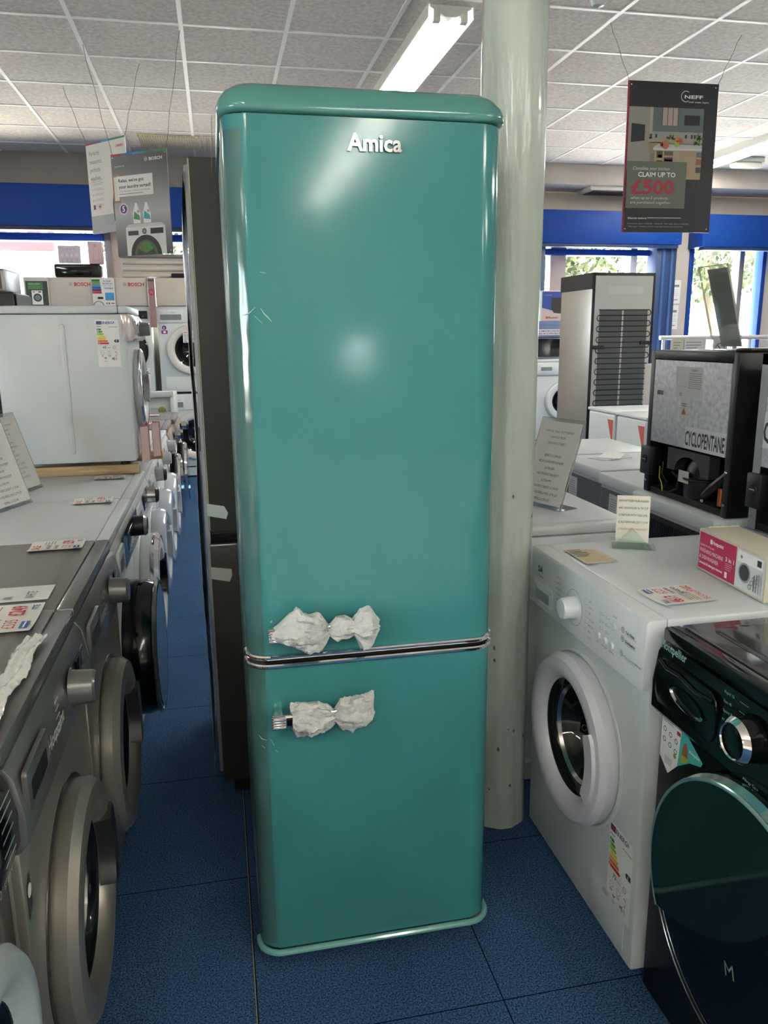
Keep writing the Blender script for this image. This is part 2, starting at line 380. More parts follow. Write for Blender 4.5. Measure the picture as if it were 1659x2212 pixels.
# roller shutter boxes
for nm, x0, x1, z0, z1 in (('trim_1', -3.5, -.99, 2.43, 2.8), ('trim_2', -.82, .4, 2.43, 2.8), ('trim_3', 3.3, 5.08, 2.345, 2.68), ('trim_4', 5.33, 6.4, 2.33, 2.67)):
    g = MB(); g.box(x0, x1, 8.22, WY, z0, z1, BLUE, .006)
    for x in (x0+.05, x1-.05):
        for z in (z0+.05, z1-.05): g.disc(x, z, .006, CHROME_ST, FR(0, 8.22, 0), n=8)
    o = struct(g.obj(nm))
    g = MB(); g.box(x0+.03, x1-.03, 8.235, 8.33, z0-.035, z0, BLUE_DK if x0 > 0 else mat('dark_bar', (38, 44, 60), .5), .003); g.obj('shutter_bottom_bar', o)
# blue window side posts standing proud of the wall on the right
g = MB(); g.box(4.83, 5.08, 8.3, WY, 0, 2.345, BLUE_DK, .008); g.box(4.9, 4.93, 8.285, 8.3, 0, 2.345, mat('blue_light_edge', (60, 92, 140), .4)); g.box(5.0, 5.03, 8.285, 8.3, 0, 2.345, MATS['blue_light_edge']); struct(g.obj('trim_5'))
g = MB(); g.box(3.44, 3.52, 8.3, WY, 0, 2.345, BLUE_DK, .008); struct(g.obj('trim_6'))
# lowered bulkhead along the window wall on the right
g = MB(); g.box(1.0, 9, 8.02, WY, 2.9, CZ, WALLP, .01); struct(g.obj('trim_7'))
g = MB(); g.box(-5, 1.0, 8.36, WY, 2.82, CZ, mat('grey_bulkhead', (150, 144, 140), .8), .006); struct(g.obj('trim_8'))
g = MB(); g.box(3.9, 4.75, 8.08, 8.4, 2.86, 2.9, mat('vent_frame', (196, 190, 176), .5), .004)
for i in range(5): g.box(3.95, 4.7, 8.11+.055*i, 8.135+.055*i, 2.852, 2.86, BLACK_ST)
tag(g.obj('ceiling_vent'), 'slim rectangular air vent set under the bulkhead above the right window', 'vent')
# horizontal ribbed white panel below window 2 (left, behind the branded boards)
g = MB(); wp = mat('ribbed_white', (190, 184, 176), .5)
g.box(-.86, .04, 8.38, 8.44, 1.967, 2.17, wp, .004)
for i in range(3):
    z = 2.0+.062*i; g.lathe([(.0, 0), (.022, .0), (.022, .86), (0, .86)], wp, Matrix.Translation((-.84, 8.38, z)) @ Matrix.Rotation(PI/2, 4, 'Y'), n=16)
g.box(-.87, .05, 8.35, 8.45, 2.17, 2.2, GREYFRAME, .004)
tag(g.obj('ribbed_panel'), 'white horizontally ribbed panel under the left window behind the white header boards', 'panel')

# column
g = MB()
cmx = mat('old_cream_gloss_paint', (178, 190, 180), 0.25, coat=.3, bump=(6, .55, .02, (3, 3, .7)), noise=(5, .03, 4, (2, 2, .6)))
prof = []
n = 60; vs = []; fs = []; m_ = 90
for j in range(m_+1):
    z = CZ*j/m_
    for i in range(n):
        a = 2*PI*i/n
        r = .0795+.0011*math.sin(a*7+math.sin(z*2.1)*1.2)+.0010*math.sin(a*13+z*1.3)+.0009*math.sin(z*9+a*3)+random.uniform(-.0003, .0003)
        if z < .12: r += .004*(1-z/.12)
        vs.append((.756+r*math.cos(a), 2.013+r*math.sin(a), z))
for j in range(m_):
    for i in range(n): fs.append((j*n+i, j*n+(i+1) % n, (j+1)*n+(i+1) % n, (j+1)*n+i))
g.add(vs, fs, cmx); col = struct(g.obj('column'))
# chips of missing paint near the foot
g = MB(); chip = mat('paint_chip', (96, 92, 84), .8)
for k in range(10):
    a = -PI/2+random.uniform(-.7, .9); z = random.choice((.03, .1, .25, .5, .9))+random.uniform(0, .12); r = .0835 if z < .1 else .082
    c = Vector((.756+r*math.cos(a), 2.013+r*math.sin(a), z)); u = Vector((-math.sin(a), math.cos(a), 0))
    M = frame(c, u, (0, 0, 1)); s = random.uniform(.002, .005)
    g.poly([(s*math.cos(t)*random.uniform(.6, 1.3), s*random.uniform(1, 2)*math.sin(t)) for t in [i*PI/4 for i in range(8)]], chip, M)
g.obj('paint_chip', col)

# fluorescent battens
def batten(x, y, ln, label, z=CZ):
    t = thing('ceiling_light', label, 'ceiling light', (x, y, z-.002), 0, 'twin tube battens on the ceiling')
    g = MB(); g.prism([(-.115, 0), (-.115, -.012), (-.03, -.055), (.03, -.055), (.115, -.012), (.115, 0)], 0, ln, BATTEN, Matrix(((-1, 0, 0, 0), (0, 0, 1, 0), (0, 1, 0, 0), (0, 0, 0, 1)))); g.box(-.128, -.122, 0, ln, -.062, 0, BATTEN); g.box(.122, .128, 0, ln, -.062, 0, BATTEN); g.obj('housing', t)
    for s in (-1, 1):
        g = MB(); g.tube([(s*.075, .04, -.052), (s*.075, ln-.04, -.052)], .017, TUBE, 12); g.obj('tube', t)
        for q in (.02, ln-.02): g = MB(); g.box(s*.075-.02, s*.075+.02, q-.02, q+.02, -.078, -.01, BATTEN, .004); g.obj('lamp_holder', t)
    return t
b0 = batten(1.31, 4.45, 1.5, 'twin fluorescent tube batten on the ceiling above the turquoise fridge')
dup(b0, (1.31, 6.05, CZ-.002), 0, 'farther twin fluorescent batten in line behind the one above the turquoise fridge')
dup(b0, (4.95, 6.5, CZ-.002), 0, 'twin fluorescent batten on the ceiling at the right edge behind the dark kitchen poster')
for (x, y, lb) in ((4.95, 4.9, 'twin fluorescent batten in line beyond the right edge of the picture'), (-2.6, 4.8, 'twin fluorescent batten at the far left of the ceiling'),
                   (4.95, 1.2, 'twin fluorescent batten above the right row of appliances'), (-.65, -2.75, 'unseen twin tube batten added as fill behind the camera, left of the middle'), (3.2, -2.75, 'unseen twin tube batten added as fill behind the camera, right of the middle'),
                   (1.31, -2.75, 'twin fluorescent batten on the ceiling close to the front wall'), (-2.6, -2.75, 'unseen twin tube batten added as fill behind the camera on the left'), (4.95, -2.75, 'unseen twin tube batten added as fill behind the camera on the right')):
    dup(b0, (x, y, CZ-.002), 0, lb)  # battens off the middle line behind the camera are added fill light
for (x, y, lb) in ((1.31, -4.35, 'twin fluorescent batten in the deep part of the shop behind the camera'), (1.31, -5.95, 'second deepest twin fluorescent batten behind the camera'), (1.31, -7.55, 'deepest twin fluorescent batten behind the camera'), (-2.6, -5.5, 'unseen twin tube batten added as fill deep behind the camera on the left'), (4.95, -5.5, 'unseen twin tube batten added as fill deep behind the camera on the right')):
    dup(b0, (x, y, CZ-.002), 0, lb)  # the two outer deep battens are added as fill light
# emergency light and smoke sensor
t = thing('emergency_light', 'small white emergency bulkhead light under the ceiling right of the dark poster', 'light', (5.28, 7.5, CZ))
g = MB(); g.box(-.17, .17, -.06, .06, -.05, 0, WHITE_PL, .008); g.obj('housing', t)
g = MB(); g.box(-.155, .155, -.05, .05, -.1, -.048, mat('frosted_diffuser', (226, 222, 206), .3), .02, 3); g.obj('diffuser', t)
t = thing('motion_sensor', 'round white dome sensor at the top of the photo right of the column', 'sensor', (1.99, 4.13, CZ))
g = MB(); g.lathe([(0, 0), (.055, 0), (.055, -.02), (.045, -.03)], WHITE_PL, n=24); g.obj('base', t)
g = MB(); g.lathe([(.045, -.03), (.042, -.055), (.028, -.075), (0, -.083)], WHITE_PL, n=24); g.obj('dome', t)
# ================================================================ STICKERS AND CARDS
GRADE = [P(0, 130, 70), P(60, 160, 60), P(150, 185, 50), P(235, 225, 40), P(240, 180, 40), P(222, 110, 50), P(205, 40, 45)]
def energy(g, M, w=.105, h=.205, kwh='63', grade='F', uk=False, old=False):
    k = w/.105
    g.rect(0, w, 0, h, WH, M, 1)
    if uk:
        g.rect(.004*k, .027*k, h-.021*k, h-.005*k, P(40, 50, 120), M, 2); g.rect(.004*k, .027*k, h-.015*k, h-.011*k, RED, M, 3); g.rect(.0135*k, .0175*k, h-.021*k, h-.005*k, RED, M, 3)
    else:
        g.rect(.004*k, .027*k, h-.021*k, h-.005*k, P(40, 50, 120), M, 2)
        for i in range(8): g.disc(.0155*k+.005*k*math.cos(i*PI/4), h-.013*k+.005*k*math.sin(i*PI/4), .0009*k, P(230, 210, 60), M, 3, 6)
    g.text('ENERG', .029*k, h-.019*k, .017*k, P(40, 60, 140), M, 2, width=.05*k, bold=True)
    g.poly([(.083*k, h-.004*k), (.080*k, h-.013*k), (.083*k, h-.013*k), (.081*k, h-.021*k), (.087*k, h-.011*k), (.084*k, h-.011*k)], P(40, 60, 140), M, 2)
    g.rect(.004*k, .025*k, h-.031*k, h-.029*k, INK, M, 2); g.rect(.06*k, .1*k, h-.034*k, h-.0325*k, INK, M, 2)
    y = h-.040*k
    for i in range(7):
        ww = (.021+.0053*i)*k
        g.poly([(.004*k, y-.0085*k), (ww, y-.0085*k), (ww+.004*k, y-.004*k), (ww, y), (.004*k, y)], GRADE[i], M, 2)
        g.text('ABCDEFG'[i], .007*k, y-.007*k, .008*k, WH, M, 3, bold=True); y -= .0108*k
    gi = 'ABCDEFG'.index(grade); gy = h-.040*k-.0108*k*gi
    g.poly([(.078*k, gy-.004*k), (.083*k, gy+.002*k), (.101*k, gy+.002*k), (.101*k, gy-.011*k), (.083*k, gy-.011*k)], INK, M, 2)
    g.text(grade, .088*k, gy-.009*k, .012*k, WH, M, 3, bold=True)
    y -= .004*k
    g.rect(.002*k, w-.002*k, y, y+.0006*k, GREYI, M, 2)
    g.text(kwh, .026*k, y-.013*k, .0155*k, INK, M, 2, bold=True); g.text('kWh /', .043*k, y-.013*k, .009*k, INK, M, 2)
    g.disc(.078*k, y-.009*k, .0075*k, INK, M, 2, 20, ri=.0062*k); g.text('100', .0735*k, y-.012*k, .005*k, INK, M, 2)
    g.rect(.002*k, w-.002*k, y-.021*k, y-.0204*k, GREYI, M, 2)
    c0 = y-.034*k; c1 = y-.062*k
    g.disc(.022*k, c0, .0085*k, INK, M, 2, 6, ri=.0075*k); g.text('3,5' if not uk else '8,0', .0165*k, c0-.017*k, .0085*k, INK, M, 2, bold=True)
    g.disc(.053*k, c0, .0085*k, INK, M, 2, 20, ri=.0076*k); g.rect(.0525*k, .0535*k, c0, c0+.006*k, INK, M, 2); g.text('2:40' if not uk else '3:18', .0465*k, c0-.017*k, .0075*k, INK, M, 2, bold=True)
    g.rect(.078*k, .088*k, c0+.003*k, c0+.005*k, INK, M, 2); g.disc(.086*k, c0-.004*k, .004*k, INK, M, 2, 12, ri=.0033*k); g.text('39', .08*k, c0-.017*k, .0075*k, INK, M, 2, bold=True)
    g.poly([(.026*k, c1+.007*k), (.042*k, c1+.007*k), (.036*k, c1), (.032*k, c1)], GREYI, M, 2); g.rect(.0335*k, .0345*k, c1-.008*k, c1, INK, M, 2); g.rect(.028*k, .04*k, c1-.012*k, c1-.0105*k, INK, M, 2)
    g.poly([(.062*k, c1-.004*k), (.068*k, c1-.004*k), (.075*k, c1-.009*k), (.075*k, c1+.009*k), (.068*k, c1+.004*k), (.062*k, c1+.004*k)], GREYI, M, 2)
    g.rect(.079*k, .0805*k, c1-.005*k, c1+.005*k, INK, M, 2); g.rect(.083*k, .0845*k, c1-.008*k, c1+.008*k, INK, M, 2)
def price_card(name, label, M, w=.15, h=.105, words=('SALE',), p1='379', p2='329', parent=None, curl=.004, group='handwritten price cards'):
    g = MB(); n = 8; cc = P(226, 224, 216)
    vs = []; fs = []
    for i in range(n+1):
        u = w*i/n; z = curl*((2*i/n-1)**2)
        vs += [(u, 0, z+.0006), (u, h, z+.0004), (u, 0, z), (u, h, z)]
    for i in range(n): a = 4*i; b_ = a+4; fs += [(a, b_, b_+1, a+1), (a+2, a+3, b_+3, b_+2), (a, a+2, b_+2, b_), (a+1, b_+1, b_+3, a+3)]
    g.add(vs, fs, cc, M)
    l = curl/.0004+3
    g.text(words[0], w*.08, h*.78, h*.2, RED, M, l, width=w*.42, bold=True)
    if len(words) > 1: g.text(words[1], w*.52, h*.8, h*.17, RED, M, l, width=w*.42)
    g.lines(w*.55 if len(words) == 1 else w*.4, w*.95, h*.52, h*.74, 4, GREYI, M, l)
    g.scribble(w*.08, w*.5, h*.58, h*.7, INK, M, l, 8); g.scribble(w*.08, w*.45, h*.44, h*.54, INK, M, l, 7)
    g.text('\u00a3'+p1, w*.1, h*.22, h*.24, RED, M, l, width=w*.3); g.text('\u00a3'+p2, w*.55, h*.2, h*.3, RED, M, l, width=w*.36, bold=True)
    g.rect(w*.08, w*.32, h*.05, h*.16, BLU, M, l); g.lines(w*.1, w*.3, h*.07, h*.14, 1, WH, M, l+1, 0)
    g.text('ITE', w*.74, h*.05, h*.12, BLU, M, l, width=w*.18, bold=True)
    o = g.obj(name, parent)
    if label: tag(o, label, 'price card', group)
    return o

# ================================================================ WASHING MACHINES
def washer(name, label, loc, rotz, S=None, group=None):
    D = dict(w=.596, d=.55, h=.85, body=WHITE, top=WHITE_TOP, panel=WHITE_PL, panel_h=.135, panel_out=.02, ring=WHITE_PL, glass=BOWL, rim=None,
             cx=0, cz=.43, R=.19, ri=.125, out=.035, knob=(.0, .77, .032, .035), knobm=WHITE_PL, knob_ring=None, display=(.1, .24, .745, .795), disp=BLACK, drawer=(-.28, -.12, .725, .8),
             handle='right', handlem=WHITE_PL, flap=(.12, .25, .03, .12), brand=None, cat='washing machine', buttons=(), stack_feet=False)
    D.update(S or {}); q = D
    t = thing(name, label, q['cat'], loc, rotz, group)
    w2 = q['w']/2; h = q['h']; pb = h-.03-q['panel_h']; cx, cz, R = q['cx'], q['cz'], q['R']
    g = MB(); hole = not q.get('flatdoor')
    if hole: carve(-w2, w2, 0, q['d'], .018, h-.032, .007, cx, cz, q['ri']+.012, q['d']*.6, q['body'], g)
    else: g.box(-w2, w2, 0, q['d'], .018, h-.032, q['body'], .007)
    if q.get('bulge'):
        if hole: gg = MB(); carve(-w2+.004, w2-.004, -q['bulge'], .01, .05, pb-.004, .004, cx, cz, q['ri']+.012, .05, q['body'], g)
        else: g.box(-w2+.004, w2-.004, -q['bulge'], .01, .05, pb-.004, q['body'], .012, 3)
    # ribs pressed into both side panels
    for s in (() if q.get('plain_sides') else (-1, 1)):
        xs = s*w2
        g.box(min(xs, xs+s*.0025), max(xs, xs+s*.0025), q['d']*.52, q['d']*.56, .12, h-.14, q['body'], .001)
    g.obj('body', t)
    g = MB(); g.box(-w2-.001, w2+.001, .03, q['d'], h-.03, h, q['top'], .006)
    if not q.get('flatpanel'): g.box(-w2-.001, w2+.001, -.008, .029, h-.03, h-.0005, q.get('topfront', q['top']), .006)
    rim = rrect(-w2+.03, w2-.03, .07, q['d']-.03, .03); inn = rrect(-w2+.036, w2-.036, .076, q['d']-.036, .028)
    k = len(rim); g.add([(p[0], p[1], h+.0008) for p in rim]+[(p[0], p[1], h+.0022) for p in inn], [(i, (i+1) % k, k+(i+1) % k, k+i) for i in range(k)]+[tuple(k+i for i in range(k))], q['top'])
    g.obj('worktop', t)
    # control panel: profile in (y, z), extruded along x
    po = q['panel_out']
    pr = [(0.02, pb), (-po*.6, pb), (-po, pb+.012), (-po, pb+q['panel_h']*.45), (-po*.65, h-.05), (-po*.25, h-.032), (0.02, h-.031)]
    if q.get('flatpanel'): pr = [(0.029, pb), (-po, pb), (-po*.85, h-.008), (-po*.6, h-.001), (0.029, h-.001)]
    ew = .012
    g = MB(); g.prism(pr, -w2-.0012, w2+.0012, q['panel'], Matrix(((0, 0, 1, 0), (1, 0, 0, 0), (0, 1, 0, 0), (0, 0, 0, 1))), .003, 2)
    M = FR(0, -po-.0006, 0)
    if q['brand']:
        bt, bx, bz, bs, bm = q['brand']; g.text(bt, bx, bz, bs, bm, M, 1, bold=True)
    for fn in q.get('prints', ()): fn(g, M)
    g.obj('control_panel', t)
    if q['drawer']:
        x0, x1, z0, z1 = q['drawer']
        g = MB(); F = FR(0, -po, 0); g.prism(rrect(x0, x1, z0, z1, .008), -.004, .0012 if q.get('flatpanel') else .004, q['panel'], F, .0008)
        g.prism(rrect(x0+.02, x1-.02, z0+.008, z0+.008+(z1-z0)*.5, .006), .0, .0018 if q.get('flatpanel') else .0046, q.get('recess', mat('drawer_recess', (120, 126, 128), .5)), F)
        g.obj('detergent_drawer', t)
    if q['display']:
        x0, x1, z0, z1 = q['display']
        g = MB(); F = FR(0, -po, 0); g.prism(rrect(x0, x1, z0, z1, .004), -.002, .0022, q['disp'], F, .0006)
        for i in range(3): g.rect(x0+.012+(x1-x0)*.28*i, x0+.03+(x1-x0)*.28*i, z0+(z1-z0)*.25, z0+(z1-z0)*.32, GREYI, F, 7)
        g.obj('display', t)
    if q['knob']:
        kx, kz, kr, kd = q['knob']
        g = MB(); F = FR(kx, -po, kz)
        g.lathe([(0, kd), (kr*.82, kd), (kr*.94, kd*.9), (kr, kd*.15), (kr*1.02, 0), (kr*1.14, 0.001), (kr*1.14, -.002)], q['knobm'], F, 40)
        if q['knob_ring']: g.lathe([(kr*.74, kd+.001), (kr*.8, kd+.0035), (kr*.95, kd*.93), (kr*1.03, kd*.8)], q['knob_ring'], F, 40)
        if q.get('knob_grip'): g.prism(rrect(-kr*.22, kr*.22, -kr*.8, kr*.8, kr*.2), kd-.002, kd+.012, q['knobm'], F @ Matrix.Rotation(-.5, 4, 'Z'), .003)
        g.obj('programme_knob', t)
    for (bx, bz, br) in q['buttons']:
        g = MB(); g.lathe([(0, .004), (br*.85, .004), (br, .002), (br, -.001)], q['knobm'], FR(bx, -po, bz), 20); g.obj('button', t)
    # door
    yb = -q.get('bulge', 0)
    o = q['out']; ri = q['ri']; F = FR(cx, yb, cz); sq = q.get('door_squash', 1)
    if sq != 1: F = F @ Matrix.Diagonal((sq, 1, 1, 1))
    g = MB(); g.lathe([(R+.012, -.002), (R+.010, .002), (R+.002, .003), (R, .001)], q.get('seamm', q['body']), F, 64)
    g.lathe([(R-.004, 0), (R, .006), (R, o*.6), (R-.012, o*.92), (R-.03, o), (ri+.022, o*.97), (ri+.006, o*.72), (ri, o*.4)], q['ring'], F, 64)
    if q['rim']: g.lathe([(R+.001, o-.012), (R+.002, o-.008), (R-.005, o-.001), (R-.010, o+.0006)] if q.get('thin_rim') else [(R+.001, o*.55), (R+.002, o*.75), (R-.010, o*.98), (R-.016, o*.99)], q['rim'], F, 64)
    if q.get('flatdoor'): g.lathe([(0, o*.995), (ri*.6, o), (R-.022, o+.0008)], q['flatdoor'], F, 64)
    dr_ = g.obj('door', t)
    if hole:
        g = MB(); g.lathe([(ri+.009, .0), (ri+.009, -.012), (ri-.004, -.03), (ri-.002, -.06), (ri+.009, -.062)], RUBBER, F, 40); g.obj('door_seal', t)
        g = MB(); g.lathe([(ri+.009, -.06), (ri+.009, -q['d']*.55), (ri*.6, -q['d']*.57), (0, -q['d']*.56)], DRUM, F, 40)
        for kk in range(3): g.prism([(-.012, 0), (.012, 0), (.004, .03), (-.004, .03)], -q['d']*.54, -.07, DRUM, F @ Matrix.Rotation(kk*2*PI/3+.4, 4, 'Z') @ Matrix.Translation((0, -ri-.006, 0)))
        g.obj('drum', t)
    g = MB(); g.lathe([(ri+.006, o*.5), (ri-.008, o*.35), (ri-.02, -.004), (ri*.8, -.03), (ri*.62, -.075), (ri*.4, -.09), (0, -.095)] if hole else [(ri, o*.5), (0, o*.5)], q['glass'], F, 48)
    g.lathe([(ri-.016, -.001), (ri-.020, .003), (ri-.026, -.006)], CHROME_ST, F, 48)
    g.obj('glass_bowl', dr_)
    if q['handle']:
        s = 1 if q['handle'] == 'right' else -1
        g = MB(); a0 = 0 if s > 0 else PI
        for nm, r0, r1, hh in (('a', ri-.004, R-.022, o+.007),):
            vs = []; fs = []; nn = 12
            for i in range(nn+1):
                a = a0+math.radians(-30+60*i/nn)
                e = .004 if i in (0, nn) else 0
                for (r, z) in ((r0+e, o*.5), (r0+.006+e, hh), (r1-.006-e, hh), (r1-e, o*.8)): vs.append((r*math.cos(a), r*math.sin(a), z))
            for i in range(nn):
                for c in range(3): fs.append((4*i+c, 4*i+c+1, 4*i+5+c, 4*i+4+c)[::-1])
            fs += [(0, 1, 2, 3), tuple(4*nn+c for c in (3, 2, 1, 0))]
            g.add(vs, fs, q['handlem'], F)
        g.obj('door_handle', dr_)
    if q['flap']:
        x0, x1, z0, z1 = q['flap']; F2 = FR(0, yb, 0)
        g = MB(); g.prism(rrect(x0, x1, z0, z1, .012), -.004, .0014, q['body'], F2, .0006); g.obj('filter_flap', t)
    for (x, y) in ((-w2+.05, .05), (w2-.05, .05), (-w2+.05, q['d']-.05), (w2-.05, q['d']-.05)):
        g = MB(); g.lathe([(0, 0), (.02, 0), (.02, .01), (.009, .012), (.009, .02), (0, .02)], BLACK_ST, Matrix.Translation((x, y, 0)), 14); g.obj('foot', t)
    return t
def sticker(t, name, fn, label=None):
    g = MB(); fn(g); o = g.obj(name, t)
    if label: o['label'] = label
    return o
RL, RR_ = PI/2, -PI/2
# ---- left row, fronts to the aisle at x = -0.33
XL = -.335
def yc(y0, y1): return (y0+y1)/2
def hp_print(g, M):
    for i, z in enumerate((.80, .785, .77, .755, .74)):
        g.rect(-.06, -.03, z, z+.002, WH, M, 2); g.rect(.2, .23, z-.005, z-.003, WH, M, 2)
    for i in range(4): g.disc(.215+.0*i, .72+.022*i, .007, BLACK_ST, M, 2, 16)
    for i in range(3): g.disc(.24, .73+.024*i, .005, BLACK_ST, M, 2, 12)
HP = dict(body=GRAPH_BODY, top=GRAPH_TOP, topfront=GRAPH, panel=GRAPH, panel_h=.14, panel_out=.03, ring=GRAPH_BODY, cz=.37, R=.222, ri=.148, out=.05, bulge=.014, handlem=GRAPH_DK, glass=BOWL,
          knob=(.1, .757, .034, .045), knobm=GRAPH, display=(.155, .205, .725, .79), drawer=(-.285, -.14, .735, .80), flap=(.1, .26, .03, .12), brand=('Hotpoint', -.13, .742, .036, P(200, 204, 200)), prints=(hp_print,), recess=GRAPH_DK, seamm=GRAPH_DK)
L1 = washer('washing_machine', 'graphite washing machine at the lower left with shiny plastic strip on its top', (XL, yc(1.10, 1.695), 0), RL, HP, 'graphite washing machines with silver round doors on the left')
L2 = dup(L1, (XL, yc(1.704, 2.299), 0), RL, 'graphite washing machine between the nearer graphite washer and the white black-doored one')
for t_ in (L1, L2):
    g = MB(); F = FR(0, -.0145, 0)
    if t_ is L1:
        g.poly([(-.285, .61), (-.262, .625), (-.262, .57), (-.285, .555)], BLACK_ST, F, 2); g.disc(-.273, .60, .011, WH, F, 3, 16); g.obj('capacity_sticker', t_)['label'] = 'black and white capacity sticker'
# protective plastic strip and cards on the tops
g = MB(); vs = []; fs = []; nn = 40; mmn = 10
for i in range(nn+1):
    for j in range(mmn+1):
        y = 1.12+.41*i/nn; x = -.347-.04*j/mmn+.004*math.sin(i*.35)+.0
        vs.append((x, y, .8545+.004*abs(math.sin(i*.9+j*1.7))+.003*random.random()+.003*math.sin(j*1.1+i*.2)))
for i in range(nn):
    for j in range(mmn): a = i*(mmn+1)+j; fs.append((a, a+1, a+mmn+2, a+mmn+1))
g.add(vs, fs, mat('crinkled_plastic', (232, 234, 226), .15, metal=.15, coat=.8)); tag(g.obj('plastic_strip', ang=60), 'crinkled shiny protective plastic strip on the nearest graphite washing machine top', 'plastic film')
def card_at(x, y, a, label, **k): return price_card('price_card', label, TOPF(x, y, k.pop('z', .8535), a), **k)
card_at(-.385, 1.56, PI/2+.02, 'large handwritten price card on the nearest graphite washer top', w=.17, h=.15, p1='335', p2='249')
card_at(-.385, 2.185, PI/2+.03, 'handwritten sale card at the far edge of the second graphite washer top', w=.10, h=.14, p1='329', p2='299')
g = MB(); M = TOPF(-.39, 1.76, .855, PI/2+.02)
g.box(0, .105, 0, .21, 0, .0008, PAPER, M=M)
for i, (wd, s) in enumerate((('ALSO', .03), ('COMES', .03), ('IN', .026), ('WHITE', .03))): g.text(wd, .012, 0, .03, INK, M @ Matrix.Translation((0, .165-.045*i, .0004)), 4, width=.05 if wd != 'IN' else .02, italic=True)
tag(g.obj('paper_note', ), 'white handwritten note reading comes in white on the second graphite washer', 'note')
# nearest machine, only its side of the door shows
L0S = dict(body=BLACK, top=BLACK_ST, panel=BLACK, panel_h=.125, panel_out=.022, ring=mat('pale_silver_plastic', (178, 190, 188), .25, metal=.1), rim=None, cz=.495, cx=.045, R=.195, ri=.13, out=.045, handle=None, knobm=CHROME_ST, flap=None, display=(.02, .2, .74, .79), knob=(-.04, .77, .03, .03), drawer=None, seamm=BLACK_ST)
def l0p(g, M):
    for i, z in enumerate((.805, .79, .772, .755, .735, .72)): g.rect(.215, .27, z, z+.003, P(140, 160, 160), M, 2)
    g.text('10', .17, .70, .02, P(140, 160, 160), M, 2); g.text('STEAM', .2, .70, .014, P(140, 160, 160), M, 2)
L0S['prints'] = (l0p,)
washer('washing_machine', 'glossy black washing machine in the bottom left corner with silver ringed door', (XL, yc(.495, 1.09), 0), RL, L0S)
# third: white with black protruding door
def l3p(g, M):
    g.rect(-.13, .285, .706, .815, BLACK, M, 1)
    for i in range(5): g.rect(.0+.05*i, .03+.05*i, .73, .7315, WH, M, 3)
L3S = dict(thin_rim=True, panel_out=.024, knob=(.215, .765, .036, .04), knobm=BLACK_ST, knob_ring=CHROME_ST, display=(-.02, .14, .735, .795), cz=.4, R=.225, ri=.14, out=.105, ring=BLACK, rim=CHROME_ST, flatdoor=mat('blue_black_door_glass', (14, 22, 38), .05, coat=1), handle=None, prints=(l3p,), drawer=(-.285, -.15, .725, .8))
L3 = washer('washing_machine', 'white washing machine with deep black porthole door and chrome edge, left row', (XL, yc(2.305, 2.90), 0), RL, L3S)
L4S = dict(panel_out=.022, knob=(.17, .765, .034, .042), knobm=CHROME_ST, knob_ring=BLACK_ST, cz=.42, R=.215, ri=.13, out=.075, ring=WHITE_PL, rim=CHROME, glass=BOWL, handlem=BLACK, display=(-.02, .12, .735, .795))
L4 = washer('washing_machine', 'white washing machine under the stacked compact washer, chrome edged door and black handle', (XL, yc(2.915, 3.51), 0), RL, L4S)
L5S = dict(w=.5, panel_out=.022, knob=(.13, .765, .034, .045), knobm=mat('wrapped_grey_plastic', (176, 180, 182), .2, coat=.8), cz=.42, R=.2, ri=.12, out=.07, ring=mat('blueish_white_plastic', (196, 204, 214), .2, coat=.7), glass=mat('grey_handle_zone', (120, 126, 134), .2), display=None, drawer=(-.23, -.08, .725, .8), flap=None)
L5 = washer('washing_machine', 'white film-wrapped washing machine just behind the stacked compact washer, chrome and black knob', (XL, 3.775, 0), RL, dict(L5S, knob_ring=BLACK_ST), 'white slim washing machines further along the left row')
L6 = washer('washing_machine', 'white film-wrapped washing machine with grey knob, middle of the far left row', (XL, 4.285, 0), RL, L5S, 'white slim washing machines further along the left row')
dup(L6, (XL, 4.80, 0), RL, 'white washing machine next to the grey-topped ones at the end of the left row')
GS = dict(body=mat('pinkish_silver', (176, 164, 160), .25, metal=.6), top=mat('warm_grey_top', (112, 106, 102), .4), topfront=MATS['warm_grey_top'], panel=MATS['pinkish_silver'], panel_out=.035, knob=(.1, .765, .03, .05), knobm=CHROME_ST, knob_ring=BLACK_ST, cz=.43, R=.22, ri=.14, out=.07, ring=BLACK, rim=CHROME, handle=None, flatdoor=BLACK, drawer=None, display=(.0, .07, .74, .79), flap=None, w=.56)
G1 = washer('washing_machine', 'silver washing machine with warm grey top, nearer of the two at the row end', (XL, 5.385, 0), RL, GS, 'silver washing machines with grey tops')
dup(G1, (XL+.02, 5.96, 0), RL, 'silver washing machine with warm grey top at the far end of the left row')
card_at(-.38, 2.80, PI/2+.05, 'sale card lying near the front of the white washer with deep black door', w=.10, h=.13, p1='449', p2='399')
card_at(-.385, 3.285, PI/2+.1, 'sale card lying just in front of the pine battens', w=.08, h=.12)
card_at(-.42, 4.2, PI/2, 'price card on white washer right behind the stacked compact washer', w=.12, h=.1); card_at(-.42, 4.75, PI/2, 'price card on the white washer beside the grey-topped ones', w=.12, h=.1)
card_at(-.42, 5.33, PI/2, 'red printed price card on the first grey-topped washer', w=.12, h=.12, words=('SALE', 'NOW')); card_at(-.43, 5.9, PI/2, 'white price card on the farthest grey-topped washer', w=.1, h=.1)
